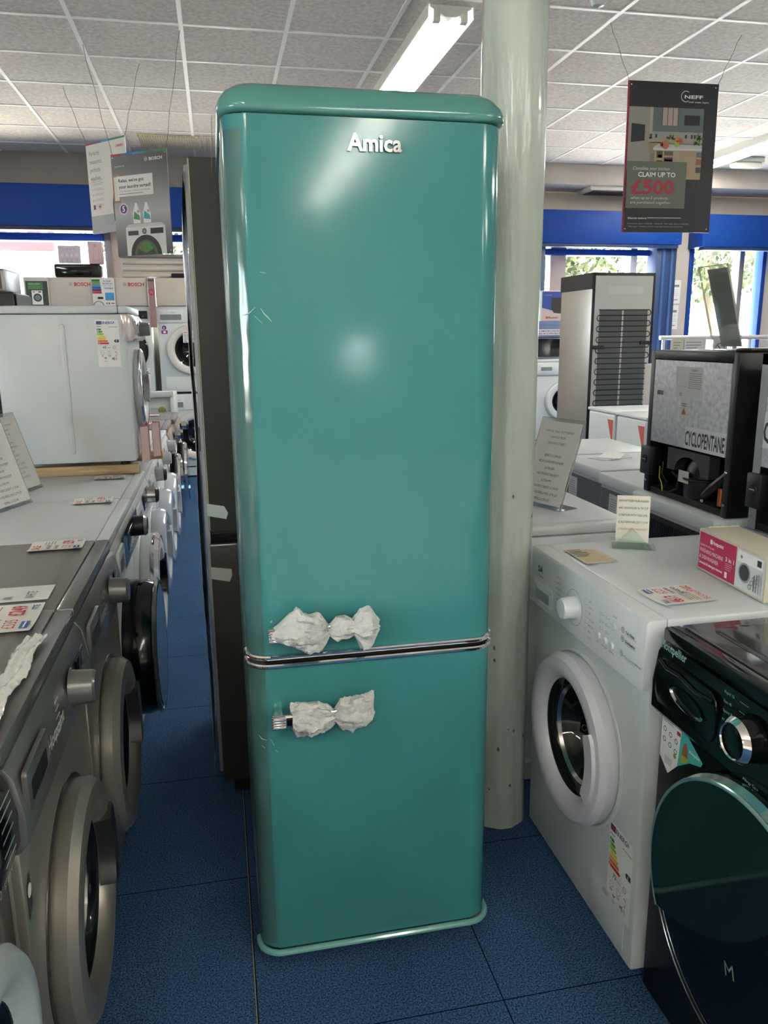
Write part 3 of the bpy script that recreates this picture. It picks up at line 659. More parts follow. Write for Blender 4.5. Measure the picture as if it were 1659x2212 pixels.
# timber battens and compact washer on top
for (y, lb, x1) in ((3.42, 'long pine batten under the near edge of the stacked compact washer', -.345), (3.80, 'pine batten under the far edge of the stacked compact washer', -.27)):
    g = MB(); g.box(-.98, x1, y, y+.045, .853, .891, WOOD, .002); tag(g.obj('timber_batten'), lb, 'timber', 'pine battens under the compact washer')
def mini_chrome(g, M):
    for i in range(4): g.rect(-.2+.05*i, -.17+.05*i, .62, .622, RED, M, 2)
CM = dict(plain_sides=True, w=.50, d=.50, h=.645, panel_h=.11, panel_out=.03, panel=mat('silvered_film_panel', (190, 184, 184), .14, metal=.5), body=WHITE, knob=(.02, .555, .03, .04), knobm=mat('grey_knob', (130, 132, 134), .3), display=None, drawer=(-.23, -.1, .53, .585), cz=.30, R=.17, ri=.105, out=.035, ring=WHITE_PL, rim=CHROME, glass=DOORGLASS, flap=None, handlem=CHROME_ST)
CW = washer('compact_washing_machine', 'compact white washing machine standing on pine battens with energy label on its side', (-.345, 3.64, .891), RL, CM)
g = MB()
# side facing the camera is the machine's local -x side: place in its local frame
SM = Matrix(((0, 0, -1, -.25), (-1, 0, 0, 0), (0, 1, 0, 0), (0, 0, 0, 1)))   # u -> -Y local, v -> Z, n -> -X
energy(g, SM @ Matrix.Translation((-.118, .405, 0)), .088, .185, '63', 'F'); g.obj('energy_label', CW)['label'] = 'energy rating label'
# long pressed rib on the near side
g = MB(); g.prism(rrect(-.257, -.237, .055, .575, .0095), -.002, .0035, WHITE, SM, .003, 3); g.obj('side_rib', CW)
g = MB(); 
# folded pink leaflets leaning at the front of the compact washer
for (y, x, lb) in ((3.47, -.315, 'pale pink folded leaflet standing against the compact washer front, nearer one'), (3.62, -.28, 'red and pink folded leaflet standing against the compact washer front')):
    g = MB(); pk = P(236, 206, 200); g.box(-.022, .022, -.002, .002, 0, .15, pk, M=Matrix.Translation((x, y, .893)) @ Matrix.Rotation(.9, 4, 'Z'))
    g.box(-.02, .02, -.002, .002, 0, .15, P(214, 130, 132), M=Matrix.Translation((x+.0, y+.055, .893)) @ Matrix.Rotation(-.6, 4, 'Z')); tag(g.obj('leaflet'), lb, 'leaflet')
# plastic stand-up menu holders on the white tops
def menu_stand(name, label, p, a, lean, w, h, lines, foot=.09, paper=PAPER, col=INK, cat='sign holder', group='clear acrylic menu stands', title=None, back=False, thick=.003, clear=False):
    """p: foot corner (left end of the bottom edge), a: heading of the bottom edge"""
    t = thing(name, label, cat, p, a, group)
    R_ = Matrix.Rotation(-lean, 4, 'X')      # local: u = x, v = z, normal -y; leaning back about x
    M = R_ @ FR(0, 0, 0)
    g = MB(); g.prism(rrect(0, w, 0, h, .004, 2), -thick/2, thick/2, ACRY, M); 
    for (a0, a1, b0, b1) in ((0, w, 0, .0015), (0, w, h-.0015, h), (0, .0015, 0, h), (w-.0015, w, 0, h)): g.box(a0, a1, b0, b1, -thick/2-.0003, thick/2+.0003, ACRY_EDGE, M=M)
    g.box(0, w, -.005, foot, 0, .0025, ACRY); g.box(0, w, foot-.002, foot, 0, .003, ACRY_EDGE); g.obj('holder', t)
    g = MB(); g.box(.006, w-.006 if not clear else w*.74, .012, h-.012, thick/2+.0002, thick/2+.0007, paper, M=M)
    M2 = M @ Matrix.Translation((0, 0, thick/2+.0008))
    n = len(lines); v = h*.9
    for i, (s, c, sz) in enumerate(lines):
        v -= sz*1.75
        g.text(s, w/2, v, sz, c, M2, 1, al='C', width=min(w*.86, sz*.52*len(s)))
    if back: g.box(.006, w-.006, .012, h-.012, -thick/2-.0007, -thick/2-.0002, paper, M=M)
    g.obj('printed_sheet', t)
    return t
NVY = P(70, 90, 130)
call = [('TYPICAL CALL OUT REPAIR', NVY, .0125), ('CHARGES FROM', NVY, .0125), ('MANUFACTURES', BLU, .0125), ('', INK, .01), ('BEKO \u00a3104.00', INK, .012), ('BOSCH/SIEMENS/NEFF', INK, .012), ('\u00a3106.00', INK, .012), ('HOTPOINT/INDESIT', INK, .012), ('\u00a3154.99', INK, .012), ('HOOVER/CANDY \u00a3129.00', INK, .012), ('STOVES/BELLING \u00a379.00', INK, .012), ('SMEG \u00a3135.00', INK, .012), ('CORRECT FROM 6/7/2022', BLU, .012)]
menu_stand('menu_stand', 'leaning acrylic stand with repair charges sheet, nearest at the left edge', (-.735, 2.70, .8535), math.atan2(.93, .37), math.radians(17), .21, .30, call)
menu_stand('menu_stand', 'leaning acrylic stand with faint printed sheet behind the left repair charges stand', (-.745, 2.99, .8535), math.atan2(.95, .30), math.radians(17), .21, .30, [(s, GREYI, z*.8) for s, c, z in call])
# ================================================================ TURQUOISE FRIDGE
FX0, FX1, FY = .0265, .5745, 1.552
def planshape(x0, x1, y0, y1, r, bow=.0, n=9):
    """plan outline (x, y): rounded front corners at y0, square back"""
    pts = [(x1, y1), (x0, y1)]
    for i in range(n+1):
        t = PI+ (PI/2)*i/n; pts.append((x0+r+r*math.cos(t), y0+r+r*math.sin(t)))
    m = 14
    for i in range(1, m):
        u = i/m; pts.append((x0+r+(x1-x0-2*r)*u, y0-bow*4*u*(1-u)))
    for i in range(n+1):
        t = 3*PI/2+(PI/2)*i/n; pts.append((x1-r+r*math.cos(t), y0+r+r*math.sin(t)))
    return pts
fr = thing('retro_fridge_freezer', 'tall turquoise retro fridge freezer with rounded lid standing in the middle of the aisle', 'fridge freezer', (0, 0, 0))
g = MB(); g.box(FX0+.004, FX1-.004, FY+.07, FY+.60, .04, 1.80, TEAL_DK, .006); g.obj('cabinet', fr)
g = MB(); g.prism(planshape(FX0+.004, FX1-.005, FY+.003, FY+.062, .048), .760, 1.806, TEAL, None, .003); g.obj('upper_door', fr)
g = MB(); g.prism(planshape(FX0+.004, FX1-.005, FY+.003, FY+.062, .048), .047, .735, TEAL, None, .003); g.obj('lower_door', fr)
g = MB(); g.prism(planshape(FX0+.014, FX1-.014, FY+.012, FY+.075, .045), .725, .77, BLACK_MT); g.box(FX0+.01, FX1-.01, FY+.055, FY+.072, .05, 1.8, RUBBER); g.obj('door_gasket', fr)
# chrome trims wrap round the front edges
def wrap(z, r, name, mt, off=0.0):
    pl = planshape(FX0+.004-off, FX1-.004+off, FY+.001-off, FY+.06, .050)[1:]+[(FX1-.004+off, FY+.06)]
    g = MB(); g.tube([(p[0], p[1], z) for p in pl], r, mt, 10); return g.obj(name, fr)
wrap(.7575, .0062, 'chrome_trim', CHROME); wrap(.7385, .0062, 'chrome_trim', CHROME)
wrap(.0385, .0075, 'bottom_lip', mat('pale_teal_lip', (112, 176, 170), .12, coat=.6), .003)
# lid: rounded cap overhanging slightly, higher than the door
g = MB(); vs = []; fs = []; rings = []
lv = [(-.004, 1.808, 0), (-.008, 1.811, 0), (-.009, 1.816, 0), (-.0085, 1.824, 0), (-.004, 1.836, 0), (.006, 1.850, 0), (.020, 1.860, 0), (.040, 1.8655, 0), (.070, 1.867, 0)]
for ins, z, _ in lv: rings.append([(p[0], p[1], z) for p in planshape(FX0+ins+.006, FX1-ins-.006, FY+ins+.001, FY+.60, max(.05-ins*.4, .03), n=9)])
k = len(rings[0])
for r in rings: vs += r
for j in range(len(rings)-1):
    for i in range(k): fs.append((j*k+i, (j)*k+(i+1) % k, (j+1)*k+(i+1) % k, (j+1)*k+i))
fs.append(tuple(range(k))[::-1]); fs.append(tuple((len(rings)-1)*k+i for i in range(k)))
g.add(vs, fs, TEAL_LID); g.obj('lid', fr, ang=50)
# badge
g = MB(); M = FR(.259, FY-.0005, 1.7485); vs_, fs_, wd = text_geo('Amica', True)
sx_ = .104/wd; syy = .042
bmx = bmesh.new(); bv = [bmx.verts.new((a[0]*sx_, a[1]*syy, 0)) for a in vs_]
for f in fs_:
    try: bmx.faces.new([bv[i] for i in f])
    except ValueError: pass
bmesh.ops.remove_doubles(bmx, verts=bmx.verts[:], dist=1e-6)
ex = bmesh.ops.extrude_face_region(bmx, geom=bmx.faces[:]); bmesh.ops.translate(bmx, verts=[v for v in ex['geom'] if isinstance(v, bmesh.types.BMVert)], vec=(0, 0, .0025))
g.bm(bmx, mat('badge_chrome', (150, 152, 150), .1, metal=1), M); g.obj('badge', fr)['label'] = 'chrome lettered name badge'
# handles with foam bags tied over them
def handle(z, x0, x1):
    g = MB(); y0 = FY-.045
    for x in (x0+.005, x1-.02): g.box(x, x+.02, y0+.006, FY+.004, z-.011, z+.011, CHROME, .004)
    g.box(x0, x1, y0, y0+.010, z-.015, z+.015, CHROME, .004, 3)
    for i in range(5): g.box(x0-.001, x0+.028, y0-.003, y0+.002, z-.0135+i*.006, z-.0105+i*.006, CHROME_ST, .001)
    g.box(x0+.03, x1-.03, y0-.0008, y0+.002, z-.009, z+.009, BLACK, .001)
    return g.obj('handle', fr)
def foam(hd, name, z, prof, seed, tilt=0.0, yoff=0.0):
    """prof: list of (x, up, down, depth) along the handle"""
    rnd = random.Random(seed); n = 64; m = 56; vs = []; fs = []
    from mathutils import noise as NZ
    def ip(t, k):
        s = t*(len(prof)-1); i = min(int(s), len(prof)-2); f = s-i; f = f*f*(3-2*f); return prof[i][k]*(1-f)+prof[i+1][k]*f
    for i in range(n+1):
        t = i/n; x = ip(t, 0); u_ = ip(t, 1); d_ = ip(t, 2); dp = ip(t, 3); nk = min(abs(x-kx) for kx in necks)
        for j in range(m):
            a = 2*PI*j/m; c, s = math.cos(a), math.sin(a)
            w1 = NZ.noise(Vector((x*20+seed*3, c*1.6, s*1.6)))
            # crumple: folded facets from the nearest of scattered fold points
            dd, pp = NZ.voronoi(Vector((x*30+seed*5, c*1.5+.6*w1, s*1.5)))
            fold = min(1, (dd[1]-dd[0])*1.1)
            w3 = NZ.noise(Vector((x*70+seed, c*5, s*5)))
            q = 1.0+.30*w1+.22*(fold-.5)+.07*w3-.30*abs(NZ.noise(Vector((x*46+seed, c*3.1, s*3.1))))
            q += .16*math.exp(-nk/.014)*math.sin(a*9+seed)
            rz = (u_ if s > 0 else d_)*s*q; ry = dp*c*q
            vs.append((x+.005*w1, FY-.038+min(ry, .032), z+rz+tilt*(x-prof[0][0])))
    for i in range(n):
        for j in range(m): a = i*m+j; b_ = i*m+(j+1) % m; fs.append((a, b_, b_+m, a+m))
    g = MB(); g.add(vs, fs, TISSUE); o = g.obj(name, hd, ang=38); return o
necks = [.196, .247]
h1 = handle(.822, .073, .235)
foam(h1, 'foam_bag', .824, [(.078, .008, .012, .012), (.098, .026, .026, .026), (.128, .052, .038, .034), (.155, .042, .050, .036), (.180, .032, .040, .030), (.196, .010, .012, .012), (.212, .030, .026, .026), (.232, .030, .024, .026), (.247, .018, .016, .016), (.264, .046, .050, .026), (.285, .042, .036, .022), (.302, .012, .008, .006)], 3)
necks = [.203]
h2 = handle(.632, .073, .235)
foam(h2, 'foam_bag', .632, [(.113, .036, .020, .022), (.122, .038, .040, .026), (.145, .036, .042, .030), (.170, .036, .036, .032), (.190, .024, .026, .024), (.203, .011, .012, .012), (.216, .036, .030, .026), (.240, .042, .038, .032), (.265, .050, .030, .028), (.282, .052, .018, .014), (.288, .050, -.004, .004)], 11)
# feet
for (x, y, mt) in ((FX0+.05, FY+.05, BLACK_ST), (FX1-.015, FY+.055, mat('tan_foot', (132, 116, 96), .6)), (FX0+.05, FY+.56, BLACK_ST), (FX1-.05, FY+.56, BLACK_ST)):
    g = MB(); g.lathe([(0, 0), (.017, 0), (.017, .006), (.013, .009), (.013, .045), (0, .045)], mt, Matrix.Translation((x, y, 0)), 18); g.obj('foot', fr)
# clear protective film bunched along the left edge, and tape marks
g = MB(); vs = []; fs = []; n = 150; m = 5
from mathutils import noise as NZ
for i in range(n+1):
    z = .06+1.72*i/n; 
    for j in range(m):
        a = PI+.1+(PI/2.6)*j/(m-1); r = .0505+.0022*abs(NZ.noise(Vector((z*14, j*.8, 0))))+.0035*max(0, NZ.noise(Vector((z*5, j*.5, 9))))
        vs.append((FX0+.052+r*math.cos(a), FY+.053+r*math.sin(a), z))
for i in range(n):
    for j in range(m-1): a = i*m+j; fs.append((a, a+1, a+m+1, a+m))
g.add(vs, fs, FILM); g.obj('protective_film', fr, ang=60)['label'] = 'clear protective film wrinkled along the left door edge'
def crease(pts, wd=.0012):
    g = MB()
    for p in pts: g.tube([(a[0], FY+.0022, a[1]) for a in p], [wd*.4]+[wd]*(len(p)-2)+[wd*.4], FILM2, 5)
    return g
FILM2 = mat('film_crease', (190, 214, 206), .1, coat=.8)
cz_ = [[(.088, 1.465), (.094, 1.455), (.100, 1.449), (.108, 1.440)], [(.052, 1.452), (.066, 1.456), (.078, 1.467)], [(.075, 1.452), (.09, 1.437)], [(.030+.06, 1.531), (.10, 1.529)],
       [(.046, .585), (.052, .575), (.062, .571)], [(.050, .560), (.058, .553)], [(.070, .572), (.078, .556)], [(.080, .545), (.085, .54)]]
crease(cz_, .0009).obj('film_crease', fr)


# fold of lid film hanging at the left
g = MB(); g.add([(FX0-.010, FY+.02, 1.805), (FX0-.011, FY+.045, 1.805), (FX0-.016, FY+.03, 1.70)], [(0, 1, 2)], mat('blue_film_flap', (60, 110, 130), .3)); 
g.add([(FX0-.0104, FY+.02, 1.805), (FX0-.0114, FY+.045, 1.805), (FX0-.0168, FY+.03, 1.70)], [(2, 1, 0)], MATS['blue_film_flap']); g.obj('film_flap', fr)

# ================================================================ GREY FRIDGE BEHIND
gf = thing('fridge_freezer', 'dark grey fridge freezer wrapped at the sides, standing right behind the turquoise one', 'fridge freezer', (0, 0, 0))
gx0, gx1, gy = -.046, .548, 2.25
g = MB(); g.box(gx0-.012, gx1+.01, gy+.075, gy+.62, .06, 1.865, GREY_SIDE, .004); g.obj('cabinet', gf)
g = MB(); g.box(gx0, gx1, gy, gy+.06, .865, 1.87, GREY_FR, .004); g.box(gx0+.001, gx0+.004, gy-.0008, gy, .87, 1.865, mat('brass_edge', (150, 150, 120), .4)); g.obj('upper_door', gf)
g = MB(); g.box(gx0, gx1, gy, gy+.06, .07, .825, GREY_FR, .004); g.obj('lower_door', gf)
g = MB(); g.box(gx0+.002, gx1-.002, gy+.02, gy+.06, .825, .865, BLACK, .002); g.box(gx0+.002, gx1-.002, gy-.001, gy+.002, .823, .827, CHROME_ST); g.obj('recessed_grip', gf)
g = MB(); g.box(gx0+.002, gx1-.004, gy+.058, gy+.078, .08, 1.86, BLACK_MT); g.obj('door_gasket', gf)
g = MB(); g.box(gx0+.03, gx1-.03, gy+.05, gy+.6, 0, .065, BLACK_MT); g.obj('plinth', gf)
# wrap on the side: uneven foil-like bubble sheet
g = MB(); vs = []; fs = []; n = 80; m = 10
for i in range(n+1):
    z = .06+1.79*i/n
    for j in range(m+1):
        y = gy+.066+.54*j/m; b_ = .006+.012*math.sin(min(1, (1.86-z)/.25)*PI/2)+.006*NZ.noise(Vector((z*4, y*5, 2)))+.0015*NZ.noise(Vector((z*40, y*40, 2)))
        if j == 0: b_ *= .85
        vs.append((gx0-.011-b_, y, z))
for i in range(n):
    for j in range(m): a = i*(m+1)+j; fs.append((a, a+1, a+m+2, a+m+1))
g.add(vs, fs, WRAP); g.obj('bubble_wrap', gf, ang=60)['label'] = 'silvery bubble wrap on the side'
for zz, d in ((.915, .055), (.727, .05)):
    g = MB(); M = FR(gx0, gy-.0006, zz)
    g.poly([(-.002, -.002), (-.002, .034), (.046 if zz > .8 else .058, .024), (.056 if zz > .8 else .058, .004), (.050, -.014)], P(176, 188, 180), M, 1); g.obj('packing_tape', gf)

# ================================================================ RIGHT SIDE: WHITE WASHER
SX = .832
def sia_print(g, M):
    ly = P(60, 70, 70)
    g.text('SIA', -.245+.0, .795, .022, INK, M, 1, width=.03, bold=True); g.text('SWM8210W', -.245, .782, .007, INK, M, 1)
    labs = ['Cotton 20', 'Cotton 40', 'Cotton 60', 'Eco 40-60', 'Delicates', 'Wool', 'Rinse', 'Spin', 'Quick 15', 'Mix', 'Tub Clean', 'Baby Care', 'Jeans', 'Sports']
    for i in range(7):
        z = .812-.0145*i
        g.text(labs[i], -.128, z, .0062, ly, M, 1); g.rect(-.098+.004*abs(i-3), -.085, z+.002, z+.0026, ly, M, 1)
        g.text(labs[i+7], .055, z-.004, .0062, ly, M, 1); g.rect(.035, .051-.003*abs(i-3), z-.002, z-.0014, ly, M, 1)
    g.disc(-.022, .768, .044, ly, M, 1, 40, ri=.0432)
    for r in range(3):
        for c in range(2):
            g.disc(.112+.028*c, .800-.017*r, .0035, ly, M, 1, 12, ri=.0028); g.rect(.120+.028*c, .126+.028*c, .7995-.017*r, .8005-.017*r, ly, M, 1)
    g.text('On/Off', .167, .812, .006, ly, M, 1)
    g.text('Temp.', .098, .7285, .0055, ly, M, 1); g.text('Spin Speed', .124, .7285, .0055, ly, M, 1); g.text('Start/Pause', .157, .7285, .0055, ly, M, 1)
    for i, (a, z) in enumerate((('Tub Clean', .795), ('Sterilization', .775), ('Press 3 sec. for child Lock', .742))):
        g.disc(.212, z+.004, .0065, ly, M, 1, 16, ri=.0055); g.disc(.212, z+.004, .003, ly, M, 1, 8, ri=.002)
        g.text(a, .224, z, .0085 if i < 2 else .0065, INK, M, 1, bold=i < 2); g.rect(.222, .268, z-.003, z-.0024, ly, M, 1)
    g.rect(-.1035, -.1025, .702, .82, P(160, 170, 170), M, 1)
SIAS = dict(panel_h=.122, panel_out=.018, flatpanel=True, knob=(-.022, .768, .028, .036), display=None, drawer=(-.275, -.15, .712, .765), recess=mat('grey_recess', (150, 162, 162), .5), cz=.438, cx=-.003, R=.209, ri=.142, out=.048,
            ring=mat('door_white', (214, 216, 224), .25, coat=.3), handle='right', handlem=MATS['door_white'], buttons=((.174, .792, .009), (.106, .745, .009), (.137, .745, .009), (.167, .745, .009)), flap=(.10, .262, .03, .14), prints=(sia_print,), knobm=mat('knob_white', (214, 220, 220), .2, coat=.3))
SW = washer('washing_machine', 'white washing machine with round white door standing right of the column, limescale box on top', (SX, 1.648, 0), RR_, SIAS)
g = MB(); energy(g, FR(.178, -.0008, .118) , .105, .205, '73', 'E', uk=True); g.obj('energy_label', SW)['label'] = 'energy rating label with union flag'
g = MB(); g.prism(rrect(.165, .190, .140, .148, .003), 0, .004, mat('flap_catch', (170, 178, 178), .4), FR(0, -.002, -.012), .001); g.obj('flap_catch', SW)
# black washer at the right edge
def mon_print(g, M):
    c = P(120, 160, 152)
    g.text('Montpellier', -.275, .818, .024, c, M, 1, width=.085, bold=True)
    for i, s in enumerate(('Rapid 15', 'Fast 45', 'Sport/ Bulk Garment', 'Mix', 'Outdoor', 'Hand Wash', 'Spin / Drain')):
        z = .815-.017*i; g.text(s, -.075, z, .0075, c, M, 1); g.rect(-.035, -.012-.002*i, z+.002, z+.0027, c, M, 1)
    g.text('Allergy Care', -.01, .69, .0075, c, M, 1)
    for i, s in enumerate(('Cotton', 'Eco 40-60', 'Synthetic', 'Delicates', 'Duvet')): g.text(s, .065, .8-.02*i, .0075, c, M, 1)
MS = dict(body=mat('black_body', (9, 12, 14), .3, spec=.22), top=mat('dark_mirror_top', (52, 50, 50), .12, coat=.5), topfront=BLACK, panel=BLACK, panel_h=.147, panel_out=.024, R=.246, ri=.11, out=.055, cz=.445, cx=.04, ring=BLACK, rim=mat('door_chrome_rim', (190, 200, 200), .12, metal=1),
          flatdoor=mat('black_glass_door', (8, 13, 16), .06, spec=.25), handle=None, knob=(-.005, .765, .038, .03), knobm=BLACK, knob_ring=CHROME, display=(.12, .24, .735, .80), drawer=None, flap=None, prints=(mon_print,))
MW = washer('washing_machine', 'glossy black washing machine with huge chrome rimmed door at the lower right edge', (.842, 1.02, 0), RR_, MS)
g = MB(); F = FR(0, -.024, 0)
g.prism(rrect(-.285, -.09, .70, .80, .03), -.002, .003, BLACK, F, .002)
# recessed chrome lipped cup grip
cup = Matrix.Translation((-.175, -.027, .748)) @ Matrix.Rotation(PI/2, 4, 'X') @ Matrix.Rotation(-.10, 4, 'Z') @ Matrix.Diagonal((1.0, .34, 1, 1))
g.lathe([(.0, -.004), (.040, -.003), (.046, .001), (.050, .004)], BLACK_MT, cup, 40); g.lathe([(.046, .001), (.050, .0052), (.056, .0045), (.058, -.001)], CHROME, cup, 40, PI*.95, PI*2.02)
g.tube([(-.27, -.0285, .795), (-.24, -.031, .787), (-.20, -.031, .79), (-.15, -.0305, .782), (-.10, -.0285, .785)], .0035, BLACK, 8); g.obj('detergent_drawer', MW)
# glass visor over the upper part of the door and the monogram
g = MB(); F = FR(.04, 0, .445); RV = .236; pts = [(RV*math.cos(a), RV*math.sin(a)) for a in [math.radians(209-159*i/40) for i in range(41)]]
P0, P1 = pts[0], pts[-1]; bot = []
for i in range(1, 20): u = 1-i/20; bot.append((P0[0]*(1-u)+P1[0]*u+.045*4*u*(1-u), P0[1]*(1-u)+P1[1]*u-.04*4*u*(1-u)))
g.prism(pts+bot, .056, .064, mat('visor_glass', (12, 28, 28), .05, spec=.4), F, .002); g.obj('door_visor', MW)
g = MB(); g.tube([((RV+.004)*math.cos(a), (RV+.004)*math.sin(a), .060) for a in [math.radians(209-165*i/60) for i in range(61)]], .0042, mat('fridge_reflection_trim', (150, 190, 186), .2, metal=.7), 8, M=F); g.tube([((RV+.004)*math.cos(a), (RV+.004)*math.sin(a), .057) for a in [math.radians(209+150*i/60) for i in range(61)]], .0016, CHROME_ST, 6, M=F); g.obj('door_trim', MW)  # upper rim tube tinted teal, the fridge's reflection put into its colour
g = MB(); F = FR(.04, -.0565, .445); g.text('M', -.03, -.085, .035, P(110, 116, 108), F @ Matrix.Rotation(.3, 4, 'Z'), 1, width=.024); g.obj('door_emblem', MW)
g = MB(); F = FR(0, -.0008, 0)
pl = [(-.292, .69), (-.292, .60), (-.258, .572), (-.215, .612), (-.17, .638), (-.14, .645), (-.137, .655), (-.16, .672), (-.25, .70)]
F = FR(0, -.0008, -.028)
pl = [(-.290, .692), (-.290, .605), (-.258, .580), (-.228, .612), (-.190, .640), (-.155, .652), (-.150, .662), (-.205, .692)]
g.poly(pl[:4]+[(-.222, .692)], WH, F, 1); g.poly([(-.222, .692), (-.228, .612), (-.190, .640), (-.155, .652), (-.150, .662), (-.205, .692)], P(70, 176, 170), F, 1)
for i in range(3):
    for j in range(2): g.disc(-.277+.02*i, .668-.022*j-.004*i, .0055, INK, F, 2, 14, ri=.004)
g.disc(-.238, .628, .005, P(120, 170, 50), F, 2, 12); g.rect(-.236, -.224, .676, .684, P(170, 30, 50), F, 2); g.lines(-.272, -.24, .598, .615, 5, GREYI, F, 2); g.lines(-.286, -.24, .683, .69, 2, INK, F, 2)
g.poly([(-.218, .64), (-.212, .668), (-.204, .674), (-.198, .664), (-.196, .64)], P(150, 90, 60), F, 2); g.poly([(-.219, .625), (-.216, .645), (-.194, .645), (-.192, .638)], P(150, 170, 60), F, 3); g.text('Montpellier', -.192, .661, .009, WH, F, 3, width=.034, bold=True)
g.obj('feature_sticker', MW)['label'] = 'white and turquoise feature sticker'
# things on the white washer
g = MB(); M = TOPF(.873, 1.735, .8535, .02)
oldp = P(206, 196, 170); g.poly([(0, 0), (.09, .0), (.09, .12), (.004, .14)], oldp, M, 1); g.lines(.01, .085, .012, .12, 10, P(190, 160, 90), M, 2); g.lines(.006, .05, .06, .13, 5, INK, M, 3)
tag(g.obj('paper_sheet'), 'yellowed instruction sheet lying at the front left of the white washer top', 'paper')
price_card('price_card', 'display model card with red handwriting on the white washer beside the limescale box', TOPF(.885, 1.515, .8535, -PI/2+.06), w=.11, h=.13, words=('DISPLAY', 'MODEL'), p1='229', p2='199')
t = thing('card_stand', 'green-edged clear acrylic block holding a limescale offer card on the white washer', 'sign holder', (1.035, 1.872, .8535), -.45)
g = MB(); g.prism([(0, 0), (.10, 0), (.10, .045), (.05, .0)][:2]+[(.05, .052)], -.028, .028, GLASS_G, Matrix(((1, 0, 0, -.02), (0, 0, -1, 0), (0, 1, 0, 0), (0, 0, 0, 1))), .001)
g.prism([(0, 0), (.11, 0), (.09, .02), (.0, .03)], -.002, .002, GLASS_G, Matrix(((1, 0, 0, -.025), (0, 0, -1, -.026), (0, 1, 0, 0), (0, 0, 0, 1)))); g.box(-.02, .09, -.03, .03, 0, .004, GLASS_G); g.obj('block', t)
g = MB(); M = Matrix.Rotation(-.12, 4, 'X') @ FR(-.012, 0, .012); g.box(0, .085, 0, .125, 0, .0008, P(222, 220, 208), M=M); M = M @ Matrix.Translation((0, 0, .001))
for i, (s, c) in enumerate((('WHY NOT KEEP YOUR WASHER', INK), ('AND DISHWASHER IN TIP-TOP', INK), ('CONDITION WITH THESE LIME-', INK), ('SCALE REMOVER JUST \u00a313.99', INK), ('12 MONTH SUPPLY WARRANTY', P(190, 90, 70)))):
    g.text(s, .0425, .108-.019*i, .0085, c, M, 1, al='C', width=.075)
g.obj('card', t)
# limescale remover box
t = thing('cleaner_box', 'pink and white limescale remover carton lying on the white washing machine', 'box', (1.118, 1.645, .8535), -PI/2-.06)
g = MB(); cb = P(190, 184, 164, .6); g.box(0, .265, 0, .10, 0, .10, cb, .0015); 
g.box(.0, .003, .02, .1, .1, .102, cb)
F = FR(0, -.0005, 0); g.rect(.006, .158, .006, .094, P(180, 44, 84), F, 1); g.rect(.158, .262, .006, .094, P(205, 210, 206), F, 1)
g.text('Hotpoint', .062, .075, .013, WH, F, 2, width=.045, bold=True); g.rect(.052, .06, .074, .085, WH, F, 2)
g.text('Suitable for all brands', .01, .062, .0075, WH, F, 2, width=.06)
g.text('WASHING MACHINE', .01, .047, .014, WH, F, 2, width=.098); g.text('& DISHWASHER', .01, .031, .014, WH, F, 2, width=.08); g.text('Limescale & detergent remover', .01, .018, .010, WH, F, 2, width=.1, bold=True)
g.text('3 in 1', .118, .051, .014, WH, F, 2, width=.033, bold=True); g.lines(.118, .15, .03, .048, 4, WH, F, 2, th=.15); g.rect(.118, .128, .012, .026, WH, F, 2)
g.rect(.164, .255, .066, .09, WH, F, 2); g.disc(.178, .078, .004, GREYI, F, 3, 12); g.rect(.235, .25, .072, .086, P(60, 66, 70), F, 3); g.disc(.192, .045, .018, P(60, 64, 66), F, 3, 24); g.disc(.192, .045, .0225, P(150, 156, 156), F, 2, 24)
for i in range(7): g.disc(.215+.006*i, .02+.007*(i % 3)+.003*i, .006, P(120+10*i, 126+10*i, 130+8*i), F, 4, 12, ri=.004)
for i in range(4): g.rect(.228+.008*i, .231+.008*i, .014, .05+.004*i, P(90+30*i, 96+30*i, 100+30*i), F, 5)
g.obj('carton', t)

# second white machine behind the column
W2 = washer('tumble_dryer', 'white washing machine behind the column with two acrylic sign stands on it', (.64, 2.43, 0), RR_, dict(w=.60, d=.58, cat='washing machine', h=.852))
W2.name = 'washing_machine'
g = MB(); SM2 = Matrix(((0, 0, 1, .3015), (1, 0, 0, 0), (0, 1, 0, 0), (0, 0, 0, 1)))   # local +x side faces the camera
vsr = rrect(.04, .52, .08, .76, .05); vsi = rrect(.055, .505, .095, .745, .04); k = len(vsr)
g.add([(p[0], p[1], 0) for p in vsr]+[(p[0], p[1], -.0012) for p in vsi], [(i, (i+1) % k, k+(i+1) % k, k+i) for i in range(k)], WHITE, SM2); g.obj('side_panel', W2)
SB = [('TYPICAL CALL OUT REPAIR', NVY, .011), ('CHARGES FROM', NVY, .011), ('MANUFACTURES', BLU, .012), ('', INK, .012)]+call[4:]
menu_stand('menu_stand', 'leaning acrylic stand with repair charges sheet, right of the two behind the column', (.985, 2.475, .8545), math.atan2(-.20, .075), math.radians(19), .195, .30, SB, foot=.075)
menu_stand('menu_stand', 'acrylic stand with grey and black advert behind the repair charges stand near the column', (.90, 2.74, .8545), math.atan2(-.18, .11), math.radians(16), .18, .31, [('REPAIRS', INK, .014), ('& PARTS', INK, .014), ('WARRANTY', INK, .01), ('', INK, .02), ('EXTENDED', INK, .012), ('COVER', INK, .012), ('FROM US', GREYI, .01)], foot=.05)

